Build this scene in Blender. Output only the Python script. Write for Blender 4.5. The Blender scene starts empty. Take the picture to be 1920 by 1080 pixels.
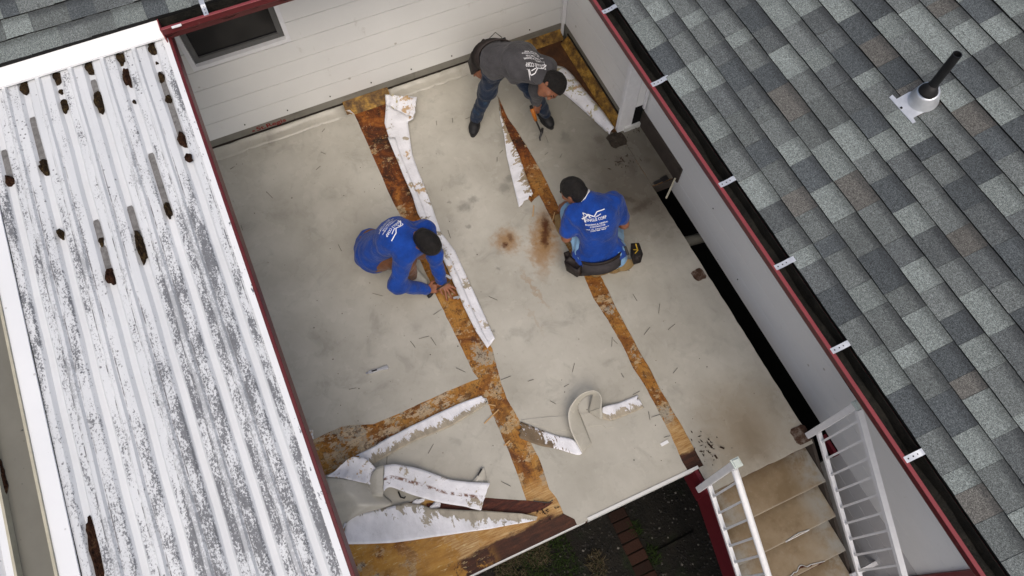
import bpy, bmesh, math, random
import numpy as np
from mathutils import Vector, Matrix
from mathutils.bvhtree import BVHTree
random.seed(7)
RNG = np.random.default_rng(7)
S = bpy.context.scene
COL = S.collection

# ------------------------------------------------------------------ camera
RC = np.array([[0.407, 0.913, 0.0], [0.827, -0.369, -0.425], [-0.388, 0.173, -0.905]])
_u, _s, _v = np.linalg.svd(RC); RC = _u @ _v
FPX, HC = 1331.0, 5.5
CAM = np.array([0.0, 0.0, HC])
cd = bpy.data.cameras.new("camera"); cam = bpy.data.objects.new("camera", cd); COL.objects.link(cam)
cd.sensor_width = 36.0; cd.lens = FPX / 1920 * 36.0; cd.clip_end = 400; cd.clip_start = 0.05
_m = Matrix.Identity(4)
for i in range(3):
    _m[i][0] = RC[0, i]; _m[i][1] = -RC[1, i]; _m[i][2] = -RC[2, i]
_m[2][3] = HC
cam.matrix_world = _m
S.camera = cam

# ------------------------------------------------------------------ light
W = bpy.data.worlds.new("World"); S.world = W; W.use_nodes = True
SUN_EL, SUN_AZ = math.radians(55), math.radians(103)
wn = W.node_tree; bg = wn.nodes["Background"]
sky = wn.nodes.new("ShaderNodeTexSky"); sky.sky_type = 'NISHITA'; sky.sun_disc = False
sky.sun_elevation = SUN_EL; sky.sun_rotation = SUN_AZ
sky.air_density = 1.0; sky.dust_density = 6.0; sky.ozone_density = 1.0
wn.links.new(sky.outputs[0], bg.inputs[0]); bg.inputs[1].default_value = 0.095
sd = bpy.data.lights.new("sun", 'SUN'); so = bpy.data.objects.new("sun", sd); COL.objects.link(so)
sd.energy = 1.0; sd.angle = math.radians(60); sd.color = (1.0, 0.98, 0.95)
_dir = Vector((math.cos(SUN_EL) * math.sin(SUN_AZ), math.cos(SUN_EL) * math.cos(SUN_AZ), math.sin(SUN_EL)))
so.rotation_euler = _dir.to_track_quat('Z', 'Y').to_euler()
S.view_settings.view_transform = 'Standard'; S.view_settings.look = 'None'
S.view_settings.gamma = 1.0; S.view_settings.use_curve_mapping = False
S.view_settings.exposure = 0.36

# ------------------------------------------------------------------ helpers: survey of the place
def ray(u, v):
    return RC.T @ np.array([(u - 960) / FPX, (v - 540) / FPX, 1.0])
def P(u, v, z=0.0):                      # the point at height z seen at that place of the photograph
    d = ray(u, v); return CAM + d * ((z - HC) / d[2])
def PX(u, v, x):
    d = ray(u, v); return CAM + d * (x / d[0])
def PY(u, v, y):
    d = ray(u, v); return CAM + d * (y / d[1])
def PPL(u, v, p0, n):
    d = ray(u, v); return CAM + d * (((np.array(p0) - CAM) @ n) / (d @ n))
def proj(p):
    c = RC @ (np.asarray(p, float) - CAM); return c[0] / c[2] * FPX + 960, c[1] / c[2] * FPX + 540

# ------------------------------------------------------------------ helpers: objects
WL = {}
def tag(o, label=None, cat=None, group=None, kind=None):
    for k, v in (("label", label), ("category", cat), ("group", group), ("kind", kind)):
        if v: o[k] = v
    return o
def thing(name, loc, label, cat, group=None):
    o = bpy.data.objects.new(name, None); COL.objects.link(o); o.location = loc
    o.empty_display_size = 0.1
    WL[o.name] = np.array(loc, float)
    return tag(o, label, cat, group)
def link_mesh(name, me, mats, parent=None, origin=None):
    """me holds world coordinates; the object's origin goes to origin (or the parent's)"""
    o = bpy.data.objects.new(name, me); COL.objects.link(o)
    base = WL[parent.name] if parent is not None else np.zeros(3)
    org = np.array(origin, float) if origin is not None else base
    if np.abs(org).max() > 0: me.transform(Matrix.Translation(Vector(-org)))
    o.location = Vector(org - base)
    WL[o.name] = org
    if parent is not None: o.parent = parent
    for m in (mats if isinstance(mats, (list, tuple)) else [mats]): me.materials.append(m)
    return o
def raw(name, verts, faces, mats, parent=None, smooth=False, origin=None, mi=None):
    me = bpy.data.meshes.new(name)
    me.from_pydata([tuple(map(float, v)) for v in verts], [], [tuple(int(i) for i in f) for f in faces])
    if smooth: me.polygons.foreach_set("use_smooth", [True] * len(me.polygons))
    if mi is not None: me.polygons.foreach_set("material_index", mi)
    me.update()
    return link_mesh(name, me, mats, parent, origin)
def fin(name, bm, mats, parent=None, smooth=False, origin=None, bevel=0.0):
    if bevel > 0:
        bmesh.ops.bevel(bm, geom=bm.edges[:], offset=bevel, segments=1, affect='EDGES', profile=0.5, clamp_overlap=True)
    bmesh.ops.recalc_face_normals(bm, faces=bm.faces[:])
    me = bpy.data.meshes.new(name); bm.to_mesh(me); bm.free()
    if smooth: me.polygons.foreach_set("use_smooth", [True] * len(me.polygons))
    return link_mesh(name, me, mats, parent, origin)
def bbox(bm, a, b):
    """axis aligned box"""
    (x0, y0, z0), (x1, y1, z1) = a, b
    vs = [bm.verts.new(p) for p in ((x0,y0,z0),(x1,y0,z0),(x1,y1,z0),(x0,y1,z0),(x0,y0,z1),(x1,y0,z1),(x1,y1,z1),(x0,y1,z1))]
    for f in ((0,3,2,1),(4,5,6,7),(0,1,5,4),(1,2,6,5),(2,3,7,6),(3,0,4,7)): bm.faces.new([vs[i] for i in f])
def obox(bm, c, ax, ay, az):
    """box from centre and three half-extent vectors"""
    c, ax, ay, az = (np.array(t, float) for t in (c, ax, ay, az))
    vs = [bm.verts.new(c + sx*ax + sy*ay + sz*az) for sz in (-1,1) for sx, sy in ((-1,-1),(1,-1),(1,1),(-1,1))]
    for f in ((0,3,2,1),(4,5,6,7),(0,1,5,4),(1,2,6,5),(2,3,7,6),(3,0,4,7)): bm.faces.new([vs[i] for i in f])
def nrm(v):
    v = np.array(v, float); return v / (np.linalg.norm(v) + 1e-12)
def bar(bm, a, b, w, h, up=(0,0,1)):
    a, b = np.array(a, float), np.array(b, float); d = nrm(b - a); s = nrm(np.cross(d, up)); t = np.cross(s, d)
    obox(bm, (a + b) / 2, (b - a) / 2, s * w / 2, t * h / 2)
def tube(bm, pts, r, n=8, caps=True):
    pts = [np.array(p, float) for p in pts]; rs = r if isinstance(r, (list, tuple)) else [r] * len(pts)
    rings = []; prev = None
    for i, p in enumerate(pts):
        d = nrm(pts[min(i + 1, len(pts) - 1)] - pts[max(i - 1, 0)])
        if prev is None: s = nrm(np.cross(d, (0, 0, 1) if abs(d[2]) < .9 else (1, 0, 0)))
        else: s = nrm(prev - d * (prev @ d))
        prev = s; t = np.cross(d, s)
        rings.append([bm.verts.new(p + rs[i] * (math.cos(a) * s + math.sin(a) * t)) for a in [2 * math.pi * k / n for k in range(n)]])
    for A, B in zip(rings, rings[1:]):
        for k in range(n): bm.faces.new((A[k], A[(k+1) % n], B[(k+1) % n], B[k]))
    if caps: bm.faces.new(rings[0][::-1]); bm.faces.new(rings[-1])
def box(name, a, b, m, parent=None, bevel=0.0):
    bm = bmesh.new(); bbox(bm, a, b); return fin(name, bm, m, parent, bevel=bevel)
def prism(bm, poly, z0, z1):
    """poly: world xy list; extruded between z0 and z1"""
    a = sum(p[0]*q[1] - q[0]*p[1] for p, q in zip(poly, poly[1:] + poly[:1]))
    if a < 0: poly = poly[::-1]
    bot = [bm.verts.new((p[0], p[1], z0)) for p in poly]; top = [bm.verts.new((p[0], p[1], z1)) for p in poly]
    f1 = bm.faces.new(top); f0 = bm.faces.new(bot[::-1]); n = len(poly)
    for i in range(n): bm.faces.new((bot[i], bot[(i+1) % n], top[(i+1) % n], top[i]))
    bmesh.ops.triangulate(bm, faces=[f0, f1])
def rough(poly, step=0.06, amp=0.003, seed=1):
    rr = random.Random(seed); out = []
    for a, b in zip(poly, poly[1:] + poly[:1]):
        a, b = np.array(a[:2]), np.array(b[:2]); L = np.linalg.norm(b - a); n = max(1, int(L / step)); nn = np.array([-(b-a)[1], (b-a)[0]]) / (L + 1e-9)
        for i in range(n):
            q = a + (b - a) * i / n
            if i: q = q + nn * rr.uniform(-amp, amp)
            out.append((q[0], q[1]))
    return out
def cat_rom(pts, n):
    pts = np.array(pts, float); k = len(pts)
    L = np.r_[0, np.cumsum(np.linalg.norm(np.diff(pts, axis=0), axis=1))]; L /= L[-1]
    t = np.linspace(0, 1, n); out = []
    for q in t:
        i = min(max(np.searchsorted(L, q, 'right') - 1, 0), k - 2); f = (q - L[i]) / (L[i+1] - L[i] + 1e-12)
        p0, p1, p2, p3 = pts[max(i-1,0)], pts[i], pts[i+1], pts[min(i+2,k-1)]
        m1 = (p2 - p0) * .5; m2 = (p3 - p1) * .5
        out.append((2*f**3-3*f**2+1)*p1 + (f**3-2*f**2+f)*m1 + (-2*f**3+3*f**2)*p2 + (f**3-f**2)*m2)
    return np.array(out)
def ribbon(name, eL, eR, mats, parent=None, n=48, m=7, thick=0.003, arch=0.0, jag=0.0, wave=0.0, seed=3, smooth_edges=True):
    """sheet between two edge lines (world points); mats = (upper, under)"""
    A = cat_rom(eL, n) if smooth_edges else lin(eL, n); B = cat_rom(eR, n) if smooth_edges else lin(eR, n); rr = np.random.default_rng(seed)
    G = np.zeros((n, m, 3))
    ph = rr.uniform(0, 6, 4)
    for j in range(m):
        t = j / (m - 1); G[:, j] = A * (1 - t) + B * t
        G[:, j, 2] += arch * math.sin(math.pi * t)
        if wave:
            s = np.linspace(0, 1, n)
            G[:, j, 2] += wave * (np.sin(s * 23 + ph[0] + t * 2) * np.sin(s * 7 + ph[1]) * .5 + .5) * (0.3 + abs(t - .5) * 1.4)
    if jag:
        for i in (0, n - 1):
            d = nrm(G[min(i+1, n-1), 0] - G[max(i-1, 0), 0])
            for j in range(m): G[i, j] += d * rr.uniform(-jag, jag)
    du = np.gradient(G, axis=0); dv = np.gradient(G, axis=1); N = np.cross(du, dv); N /= np.linalg.norm(N, axis=2, keepdims=True) + 1e-12
    if N[..., 2].mean() < 0: N = -N; flip = True
    else: flip = False
    top = (G + N * thick / 2).reshape(-1, 3); bot = (G - N * thick / 2).reshape(-1, 3); K = n * m
    F, MI = [], []
    def q(a, b, c, d, mi):
        F.append((a, b, c, d) if not flip else (d, c, b, a)); MI.append(mi)
    for i in range(n - 1):
        for j in range(m - 1):
            a, b, c, d = i*m+j, (i+1)*m+j, (i+1)*m+j+1, i*m+j+1
            q(a, b, c, d, 0); q(K+d, K+c, K+b, K+a, 1)
    for i in range(n - 1):
        a, b = i*m, (i+1)*m; q(b, a, K+a, K+b, 1)
        a, b = i*m+m-1, (i+1)*m+m-1; q(a, b, K+b, K+a, 1)
    for j in range(m - 1):
        a, b = j, j+1; q(a, b, K+b, K+a, 1)
        a, b = (n-1)*m+j, (n-1)*m+j+1; q(b, a, K+a, K+b, 1)
    o = raw(name, np.vstack([top, bot]), F, list(mats), parent, mi=MI, origin=G.reshape(-1, 3).mean(0) if parent is None else None)
    o.data.polygons.foreach_set("use_smooth", [True] * len(o.data.polygons))
    uvl = o.data.uv_layers.new(name="along").data
    li = np.zeros(len(o.data.loops), int); o.data.loops.foreach_get("vertex_index", li); li = li % K
    uv = np.stack([(li // m) / (n - 1), (li % m) / (m - 1)], 1).astype(np.float32); uvl.foreach_set("uv", uv.ravel())
    return o
def lin(pts, n):
    pts = np.array(pts, float); L = np.r_[0, np.cumsum(np.linalg.norm(np.diff(pts, axis=0), axis=1))]; t = np.linspace(0, L[-1], n)
    return np.stack([np.interp(t, L, pts[:, k]) for k in range(3)], 1)

# ------------------------------------------------------------------ helpers: materials
class NB:
    def __init__(s, name, rough=0.6, spec=0.3, metal=0.0):
        s.m = bpy.data.materials.new(name); s.m.use_nodes = True; s.t = s.m.node_tree
        s.b = s.t.nodes["Principled BSDF"]
        s.b.inputs["Roughness"].default_value = rough; s.b.inputs["Metallic"].default_value = metal
        s.b.inputs["Specular IOR Level"].default_value = spec
        s.pos = s.t.nodes.new("ShaderNodeNewGeometry").outputs["Position"]
    def n(s, typ, **kw):
        x = s.t.nodes.new(typ)
        for k, v in kw.items(): setattr(x, k, v)
        return x
    def put(s, sock, v):
        if hasattr(v, "is_linked"): s.t.links.new(v, sock)
        elif isinstance(v, (tuple, list)) and len(v) == 3 and sock.type == 'RGBA': sock.default_value = (*v, 1)
        else: sock.default_value = v
    def map(s, vec=None, scale=(1,1,1), rot=(0,0,0), loc=(0,0,0)):
        x = s.n("ShaderNodeMapping"); s.put(x.inputs[0], vec if vec is not None else s.pos)
        x.inputs["Scale"].default_value = scale; x.inputs["Rotation"].default_value = rot; x.inputs["Location"].default_value = loc
        return x.outputs[0]
    def noise(s, scale, detail=4, rough=.55, vec=None, dist=0.0, color=False):
        x = s.n("ShaderNodeTexNoise"); s.put(x.inputs["Vector"], vec if vec is not None else s.pos)
        x.inputs["Scale"].default_value = scale; x.inputs["Detail"].default_value = detail; x.inputs["Roughness"].default_value = rough; x.inputs["Distortion"].default_value = dist
        return x.outputs["Color" if color else "Fac"]
    def voro(s, scale, vec=None, feature='F1'):
        x = s.n("ShaderNodeTexVoronoi", feature=feature); s.put(x.inputs["Vector"], vec if vec is not None else s.pos); x.inputs["Scale"].default_value = scale
        return x.outputs["Distance"]
    def step(s, v, a, b):
        x = s.n("ShaderNodeMapRange", interpolation_type='SMOOTHSTEP'); s.put(x.inputs["Value"], v)
        x.inputs["From Min"].default_value = a; x.inputs["From Max"].default_value = b
        return x.outputs["Result"]
    def ramp(s, v, stops):
        x = s.n("ShaderNodeValToRGB"); s.put(x.inputs[0], v); e = x.color_ramp.elements
        while len(e) < len(stops): e.new(0.5)
        for i, (p, c) in enumerate(stops): e[i].position = p; e[i].color = (*c, 1)
        return x.outputs[0]
    def mix(s, f, a, b, mode='MIX'):
        x = s.n("ShaderNodeMix", data_type='RGBA', blend_type=mode); s.put(x.inputs["Factor"], f)
        s.put(x.inputs["A"] if False else x.inputs[6], a); s.put(x.inputs[7], b)
        return x.outputs[2]
    def math(s, op, a, b=0.0, c=None):
        x = s.n("ShaderNodeMath", operation=op); s.put(x.inputs[0], a); s.put(x.inputs[1], b)
        if c is not None: s.put(x.inputs[2], c)
        return x.outputs[0]
    def xyz(s, vec=None):
        x = s.n("ShaderNodeSeparateXYZ"); s.put(x.inputs[0], vec if vec is not None else s.pos); return x.outputs
    def spot(s, p, r0, r1, sx=1.0, sy=1.0, rot=0.0, warp=0.06, wscale=9):
        """soft blot at world point p: 1 inside r0, 0 beyond r1 (an actual stain with its own outline)"""
        v = s.n("ShaderNodeVectorMath", operation='SUBTRACT'); s.put(v.inputs[0], s.pos); v.inputs[1].default_value = (p[0], p[1], p[2] if len(p) > 2 else 0)
        nz = s.noise(wscale, 3, .6, color=True)
        w = s.n("ShaderNodeVectorMath", operation='SUBTRACT'); s.put(w.inputs[0], nz); w.inputs[1].default_value = (.5, .5, .5)
        w2 = s.n("ShaderNodeVectorMath", operation='SCALE'); s.put(w2.inputs[0], w.outputs[0]); w2.inputs["Scale"].default_value = warp * 2
        ad = s.n("ShaderNodeVectorMath", operation='ADD'); s.put(ad.inputs[0], v.outputs[0]); s.put(ad.inputs[1], w2.outputs[0])
        rt = s.n("ShaderNodeVectorRotate", rotation_type='Z_AXIS'); s.put(rt.inputs["Vector"], ad.outputs[0]); rt.inputs["Angle"].default_value = -rot
        mp = s.n("ShaderNodeVectorMath", operation='MULTIPLY'); s.put(mp.inputs[0], rt.outputs[0]); mp.inputs[1].default_value = (1/sx, 1/sy, 0)
        ln = s.n("ShaderNodeVectorMath", operation='LENGTH'); s.put(ln.inputs[0], mp.outputs[0])
        return s.step(ln.outputs["Value"], r1, r0)
    def col(s, c): s.put(s.b.inputs["Base Color"], c); return s
    def rough(s, c): s.put(s.b.inputs["Roughness"], c); return s
    def bump(s, h, strength=.3, dist=.01):
        x = s.n("ShaderNodeBump"); s.put(x.inputs["Height"], h); x.inputs["Strength"].default_value = strength; x.inputs["Distance"].default_value = dist
        s.t.links.new(x.outputs[0], s.b.inputs["Normal"]); return s

def plain(name, c, rough=.6, spec=.3, metal=0, var=.12, scale=18, bump=0.0):
    k = NB(name, rough, spec, metal)
    f = k.noise(scale, 5, .6)
    k.col(k.ramp(f, [(.25, tuple(x * (1 - var) for x in c)), (.75, tuple(min(1, x * (1 + var)) for x in c))]))
    if bump: k.bump(k.noise(scale * 4, 4), bump, .004)
    return k.m

M = {}
# deck membrane: beige-grey vinyl with scuffs, dirt and rust bleeding through
def membrane_mat(name):
    k = NB(name, .55, .35)
    c = k.ramp(k.noise(1.6, 6, .6), [(.3, (.352, .333, .282)), (.52, (.436, .414, .358)), (.72, (.508, .486, .424))])
    c = k.mix(k.math('MULTIPLY', k.step(k.noise(4.5, 5, .65, dist=.6), .52, .72), .38), c, (.23, .222, .19))
    c = k.mix(k.math('MULTIPLY', k.step(k.noise(26, 4, .7), .56, .78), .30), c, (.21, .20, .165))
    c = k.mix(k.math('MULTIPLY', k.step(k.noise(9, 6, .7, vec=k.map(scale=(1, 3.2, 1), rot=(0, 0, .5))), .58, .74), .30), c, (.50, .49, .45))
    c = k.mix(k.math('MULTIPLY', k.step(k.voro(7.5, vec=k.map(rot=(0,0,.7))), .075, .03), k.step(k.noise(1.7, 2), .50, .60)), c, (.13, .125, .105))
    # brown wash on the landing and by the alcove
    brown = k.math('MULTIPLY', k.spot(P(1400, 800), .12, .62, 1, 1.0, warp=.12), .48)
    c = k.mix(brown, c, (.20, .135, .062))
    c = k.mix(k.math('MULTIPLY', k.spot(P(1410, 822), .02, .26, 1.3, .8, warp=.09), .34), c, (.115, .068, .026))
    c = k.mix(k.math('MULTIPLY', k.spot(P(1190, 325), .22, .88, 1.2, .85, warp=.18, wscale=5), .86), c, (.085, .066, .044))
    for (u, v, r, sx, sy, ro) in ((1185, 312, .055, 2.2, .8, -.35), (1163, 300, .05, 1.1, .9, 0), (1212, 300, .035, 1, 1, 0), (1172, 372, .06, 2.1, .35, .9), (1125, 262, .05, 1.3, 1, 0), (1205, 385, .08, .5, 1.8, .2)):
        c = k.mix(k.math('MULTIPLY', k.spot(P(u, v), r * .3, r * 1.5, sx, sy, ro, warp=.05, wscale=22), .72), c, (.06, .038, .025))
    for (u, v, r) in ((945, 352, .07), (872, 388, .07), (888, 375, .05), (936, 505, .03), (880, 425, .028), (1062, 260, .07), (925, 620, .02), (843, 378, .025), (955, 335, .05), (1058, 253, .05)):
        c = k.mix(k.math('MULTIPLY', k.spot(P(u, v), r * .2, r * 1.3, warp=.05, wscale=20), .48), c, (.12, .118, .105))
    # rust bleeding
    # grimy damp end of the deck, with the wall corner's shade painted in too
    c = k.mix(k.math('MULTIPLY', k.spot(P(1120, 215), .3, 1.55, 1.0, 1.0, warp=.2, wscale=4), .54), c, (.135, .130, .110))
    for (u, v, r, sx, sy, ro, a) in ((1021, 438, .27, 1.4, .62, -.42, .88), (1014, 474, .22, 1.6, .55, -.30, .6), (952, 451, .17, 1.1, 1.0, 0, .75), (1001, 540, .13, 2.6, .26, .15, .34), (998, 480, .10, 1.5, .8, .3, .4), (1040, 470, .14, 1.3, .9, 0, .3), (940, 455, .14, 1.2, 1, 0, .16), (1003, 600, .07, 3.2, .3, .12, .16)):
        c = k.mix(k.math('MULTIPLY', k.spot(P(u, v), r * .1, r, sx, sy, ro, warp=.085, wscale=20), a), c, (.27, .135, .032))
    for (u, v, r, sx, sy, ro, a) in ((1023, 426, .120, 1.7, .50, -.42, .95), (1021, 452, .07, 1.5, .5, -.42, .85), (946, 459, .042, 1, 1, 0, .9), (958, 446, .05, 1.4, .8, 0, .6)):
        c = k.mix(k.math('MULTIPLY', k.spot(P(u, v), r * .15, r, sx, sy, ro, warp=.05, wscale=24), a), c, (.075, .024, .008))
    k.col(c)
    k.rough(k.step(k.noise(3, 4), .2, 1.2))
    k.b.inputs["Roughness"].default_value = .5
    k.bump(k.math('ADD', k.noise(3.2, 3, .5), k.math('MULTIPLY', k.noise(160, 2), .05)), .35, .03)
    return k.m
M['membrane'] = membrane_mat("vinyl_membrane")
def under_mat(name, tan=.5, seed=0.0, bands=(1, 1, 1), rot=0.0, tancol=(.38, .33, .25), clean=.66, prof=None, line=False, grey=False):
    """white underside of the vinyl with torn glue, wood fibre and rust patches"""
    k = NB(name, .5, .4)
    co = k.n("ShaderNodeTexCoord").outputs["Object"]
    v = k.map(co, loc=(seed, seed * .7, seed * 1.3), rot=(0, 0, rot), scale=bands)
    c = k.ramp(k.noise(6, 5, .6, vec=v), [(.3, (.62, .62, .65)), (.6, (.78, .78, .82))])
    a = k.math('ADD', k.noise(7, 6, .75, vec=v, dist=.5), k.math('MULTIPLY', k.noise(38, 3, .6, vec=v), .12))
    a = k.math('ADD', a, k.math('MULTIPLY', k.math('SUBTRACT', k.noise(60, 3, .7, vec=k.map(co, scale=(1, .3, 1), rot=(0, 0, rot))), .5), .12))
    if prof is not None:
        uvx = k.xyz(k.n("ShaderNodeTexCoord").outputs["UV"]); ws, wt, w0 = prof
        a = k.math('ADD', a, k.math('MULTIPLY_ADD', uvx[0], ws, w0)); a = k.math('ADD', a, k.math('MULTIPLY', k.math('SUBTRACT', .5, uvx[1]), wt))
    c = k.mix(k.step(a, 1.12 - tan, 1.14 - tan), c, k.mix(k.step(k.noise(9, 4, .6, vec=v), .45, .6), tancol, tuple(q * .8 for q in tancol)))
    if line:
        uvy = k.xyz(k.n("ShaderNodeTexCoord").outputs["UV"])[1]; dl = k.math('ABSOLUTE', k.math('SUBTRACT', uvy, .55))
        c = k.mix(k.math('MULTIPLY', k.step(dl, .10, .02), k.step(k.noise(24, 5, .7, vec=v), .44, .56)), c, (.17, .085, .055))
    c = k.mix(k.math('MULTIPLY', k.step(k.noise(5, 5, .7, vec=k.map(co, loc=(seed + 4, 2, 1))), clean, clean + .05), .85), c, (.42, .25, .08))
    c = k.mix(k.step(k.noise(11, 6, .75, vec=k.map(co, loc=(seed + 9, 5, 1), rot=(0, 0, rot), scale=bands)), .665, .70), c, (.12, .06, .035))
    k.col(c); k.bump(k.math('ADD', a, k.noise(22, 4, .6, vec=v, dist=1.5)), .4, .012)
    return k.m
M['under'] = under_mat("membrane_underside", .475, 0, clean=.595)
M['under_line'] = under_mat("membrane_underside_nail_line", .47, 2.0, clean=.72, line=True)
M['under_tan'] = under_mat("membrane_underside_torn", .54, 3.1, (1, 2.2, 1), .9, prof=(-.05, -.35, .02))
M['under_flap'] = under_mat("membrane_underside_splintered", .54, 5.1, (2.2, 1, 1), .2, (.33, .26, .17), prof=(-.16, -.22, .10))
M['under_big'] = under_mat("membrane_underside_wide", .50, 6.1, (1, 1.8, 1), .5, (.36, .325, .26), clean=.78, prof=(.42, .36, -.21))
M['under_brown'] = under_mat("membrane_underside_brown", .55, 9.4, (1, 2.5, 1), .7, (.17, .12, .07), .74, prof=(-.30, -.12, .14))
M['under_roll'] = under_mat("membrane_underside_yellowed", .50, 12.2, (1, 1, 1), 0, (.42, .37, .22), .58)

# exposed plywood under the torn seams
def ply_mat(name):
    k = NB(name, .62, .3)
    gx = k.map(scale=(1.0, 9, 1)); gy = k.map(scale=(9, 1.0, 1))
    x = k.xyz()[0]; y = k.xyz()[1]
    big = k.noise(2.6, 5, .65, dist=.8)
    gold = k.ramp(big, [(.30, (.060, .018, .006)), (.42, (.20, .070, .012)), (.54, (.36, .160, .026)), (.66, (.43, .235, .06)), (.78, (.30, .13, .03))])
    grain = k.noise(10, 6, .7, vec=gx)
    c = k.mix(k.math('MULTIPLY', k.step(grain, .40, .72), .55), gold, (.14, .055, .018))
    c0 = k.math('MULTIPLY', k.step(k.noise(4.2, 6, .7, dist=.5, vec=k.map(loc=(2, 4, 6))), .50, .60), .62)
    c = k.mix(c0, c, (.105, .038, .010))
    # dark, soaked upper end of the seams
    up = k.step(x, -2.9, -3.75)
    red = k.ramp(k.noise(5, 6, .7, dist=1.0), [(.34, (.014, .007, .004)), (.45, (.085, .022, .006)), (.56, (.21, .060, .010)), (.68, (.36, .135, .022))])
    c = k.mix(up, c, red)
    # torn paper, glue and vinyl residue
    cr = k.math('ADD', k.noise(5.5, 7, .72, vec=k.map(scale=(1.5, 1, 1), loc=(3, 1, 0), rot=(0, 0, .3))), k.math('MULTIPLY', k.math('SUBTRACT', k.noise(38, 4, .75, vec=k.map(scale=(3, .7, 1))), .5), .16))
    low = k.step(x, -2.9, -1.7)
    c = k.mix(k.math('MULTIPLY', k.step(k.math('ADD', cr, k.math('MULTIPLY', low, .035)), .575, .595), .82), c, k.ramp(k.noise(30, 4, .7), [(.3, (.30, .19, .085)), (.55, (.44, .33, .19)), (.8, (.60, .52, .40))]))
    gl = k.math('ADD', k.noise(4, 7, .72, vec=k.map(loc=(7, 3, 0))), k.math('MULTIPLY', k.math('SUBTRACT', k.noise(50, 4, .75), .5), .14))
    c = k.mix(k.math('MULTIPLY', k.math('MULTIPLY', k.step(k.math('ADD', gl, k.math('MULTIPLY', k.step(y, .25, .0), .05)), .575, .595), low), .9), c, (.33, .30, .235))
    br = k.math('MULTIPLY', k.step(y, .40, .25), k.step(x, -1.15, -1.35))
    c = k.mix(k.math('MULTIPLY', k.math('MULTIPLY', k.step(k.math('ADD', k.noise(7, 6, .7, vec=k.map(scale=(2.4, 1, 1), rot=(0, 0, .12))), k.math('MULTIPLY', gl, .15)), .595, .615), br), .85), c, (.48, .38, .255))
    c = k.mix(k.math('MULTIPLY', k.step(k.noise(20, 6, .75, vec=k.map(loc=(2, 9, 0))), .62, .67), .85), c, (.030, .014, .008))
    grn = k.noise(28, 5, .75, vec=k.map(scale=(.5, 5, 1)))
    c = k.mix(k.math('MULTIPLY', k.step(grn, .5, .75), .4), c, (.06, .025, .010))
    c = k.mix(k.math('MULTIPLY', k.step(k.noise(26, 5, .75, vec=k.map(scale=(.45, 6, 1), loc=(1, 5, 2))), .66, .70), .7), c, (.62, .50, .32))
    sp = k.noise(34, 5, .8, vec=k.map(loc=(4, 1, 3), scale=(1.6, .9, 1)))
    c = k.mix(k.math('MULTIPLY', k.step(sp, .56, .62), .75), c, (.035, .014, .006))
    c = k.mix(k.math('MULTIPLY', k.step(sp, .42, .36), .75), c, (.46, .21, .045))
    c = k.mix(k.math('MULTIPLY', k.step(k.noise(13, 6, .78, vec=k.map(loc=(8, 3, 3))), .555, .60), .7), c, (.060, .022, .008))
    pal = cr
    # blond splinter along the front edge, rot next to the trim
    jag = k.math('ADD', x, k.math('MULTIPLY', k.math('SUBTRACT', k.noise(9, 5, .7, vec=k.map(scale=(1, .35, 1))), .5), .16))
    fr = k.math('MULTIPLY', k.step(jag, -.86, -.70), k.step(y, -.9, -.2))
    fib = k.ramp(k.noise(16, 6, .75, vec=k.map(scale=(5, .45, 1))), [(.30, (.20, .085, .022)), (.5, (.42, .245, .09)), (.66, (.55, .40, .20)), (.74, (.78, .72, .62))])
    c = k.mix(k.math('MULTIPLY', fr, .92), c, fib)
    rot = k.math('MULTIPLY', k.step(jag, -.545, -.505), 1.0)
    c = k.mix(rot, c, k.ramp(k.noise(12, 5, .7, vec=k.map(scale=(4, .6, 1))), [(.3, (.018, .008, .005)), (.6, (.065, .022, .010)), (.8, (.13, .045, .014))]))
    # lower left bay: wet golden ply
    gold2 = k.ramp(k.noise(3.5, 6, .7, vec=k.map(scale=(3, 1, 1))), [(.3, (.20, .085, .015)), (.5, (.40, .20, .035)), (.7, (.50, .28, .06))])
    bay = k.math('MULTIPLY', k.step(y, .12, -.05), k.step(x, -1.7, -1.45))
    c = k.mix(k.math('MULTIPLY', bay, k.math('MULTIPLY', k.step(k.noise(3.1, 6, .7, vec=k.map(loc=(1, 8, 0))), .44, .50), .8)), c, gold2)
    c = k.mix(k.math('MULTIPLY', k.math('MULTIPLY', bay, k.step(k.noise(14, 6, .75, vec=k.map(scale=(4, .8, 1), rot=(0, 0, .25))), .60, .64)), .7), c, (.62, .50, .26))
    # the damp corner by both walls
    cor = k.math('MULTIPLY', k.step(y, 2.0, 2.2), k.step(x, -3.2, -3.5))
    c = k.mix(cor, c, k.ramp(k.noise(6, 5, .7, dist=.6), [(.3, (.030, .014, .008)), (.55, (.085, .034, .013)), (.8, (.20, .085, .02))]))
    k.col(c); k.bump(k.math('ADD', grain, pal), .4, .008)
    return k.m
M['ply'] = ply_mat("exposed_plywood")
k = NB("cant_wood", .6); k.col(k.ramp(k.noise(12, 7, .75, vec=k.map(scale=(.8, .8, 1), rot=(0, 0, .4))), [(.34, (.045, .020, .008)), (.48, (.16, .085, .020)), (.60, (.36, .20, .032)), (.74, (.50, .40, .20))])); M['cant'] = k.m
k = NB("rotten_wood", .7); k.col(k.ramp(k.noise(14, 6, .7, vec=k.map(scale=(3, .6, 1))), [(.3, (.020, .008, .005)), (.55, (.075, .020, .012)), (.8, (.16, .055, .02))])); k.bump(k.noise(40, 5), .5, .01); M['rot'] = k.m

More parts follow.
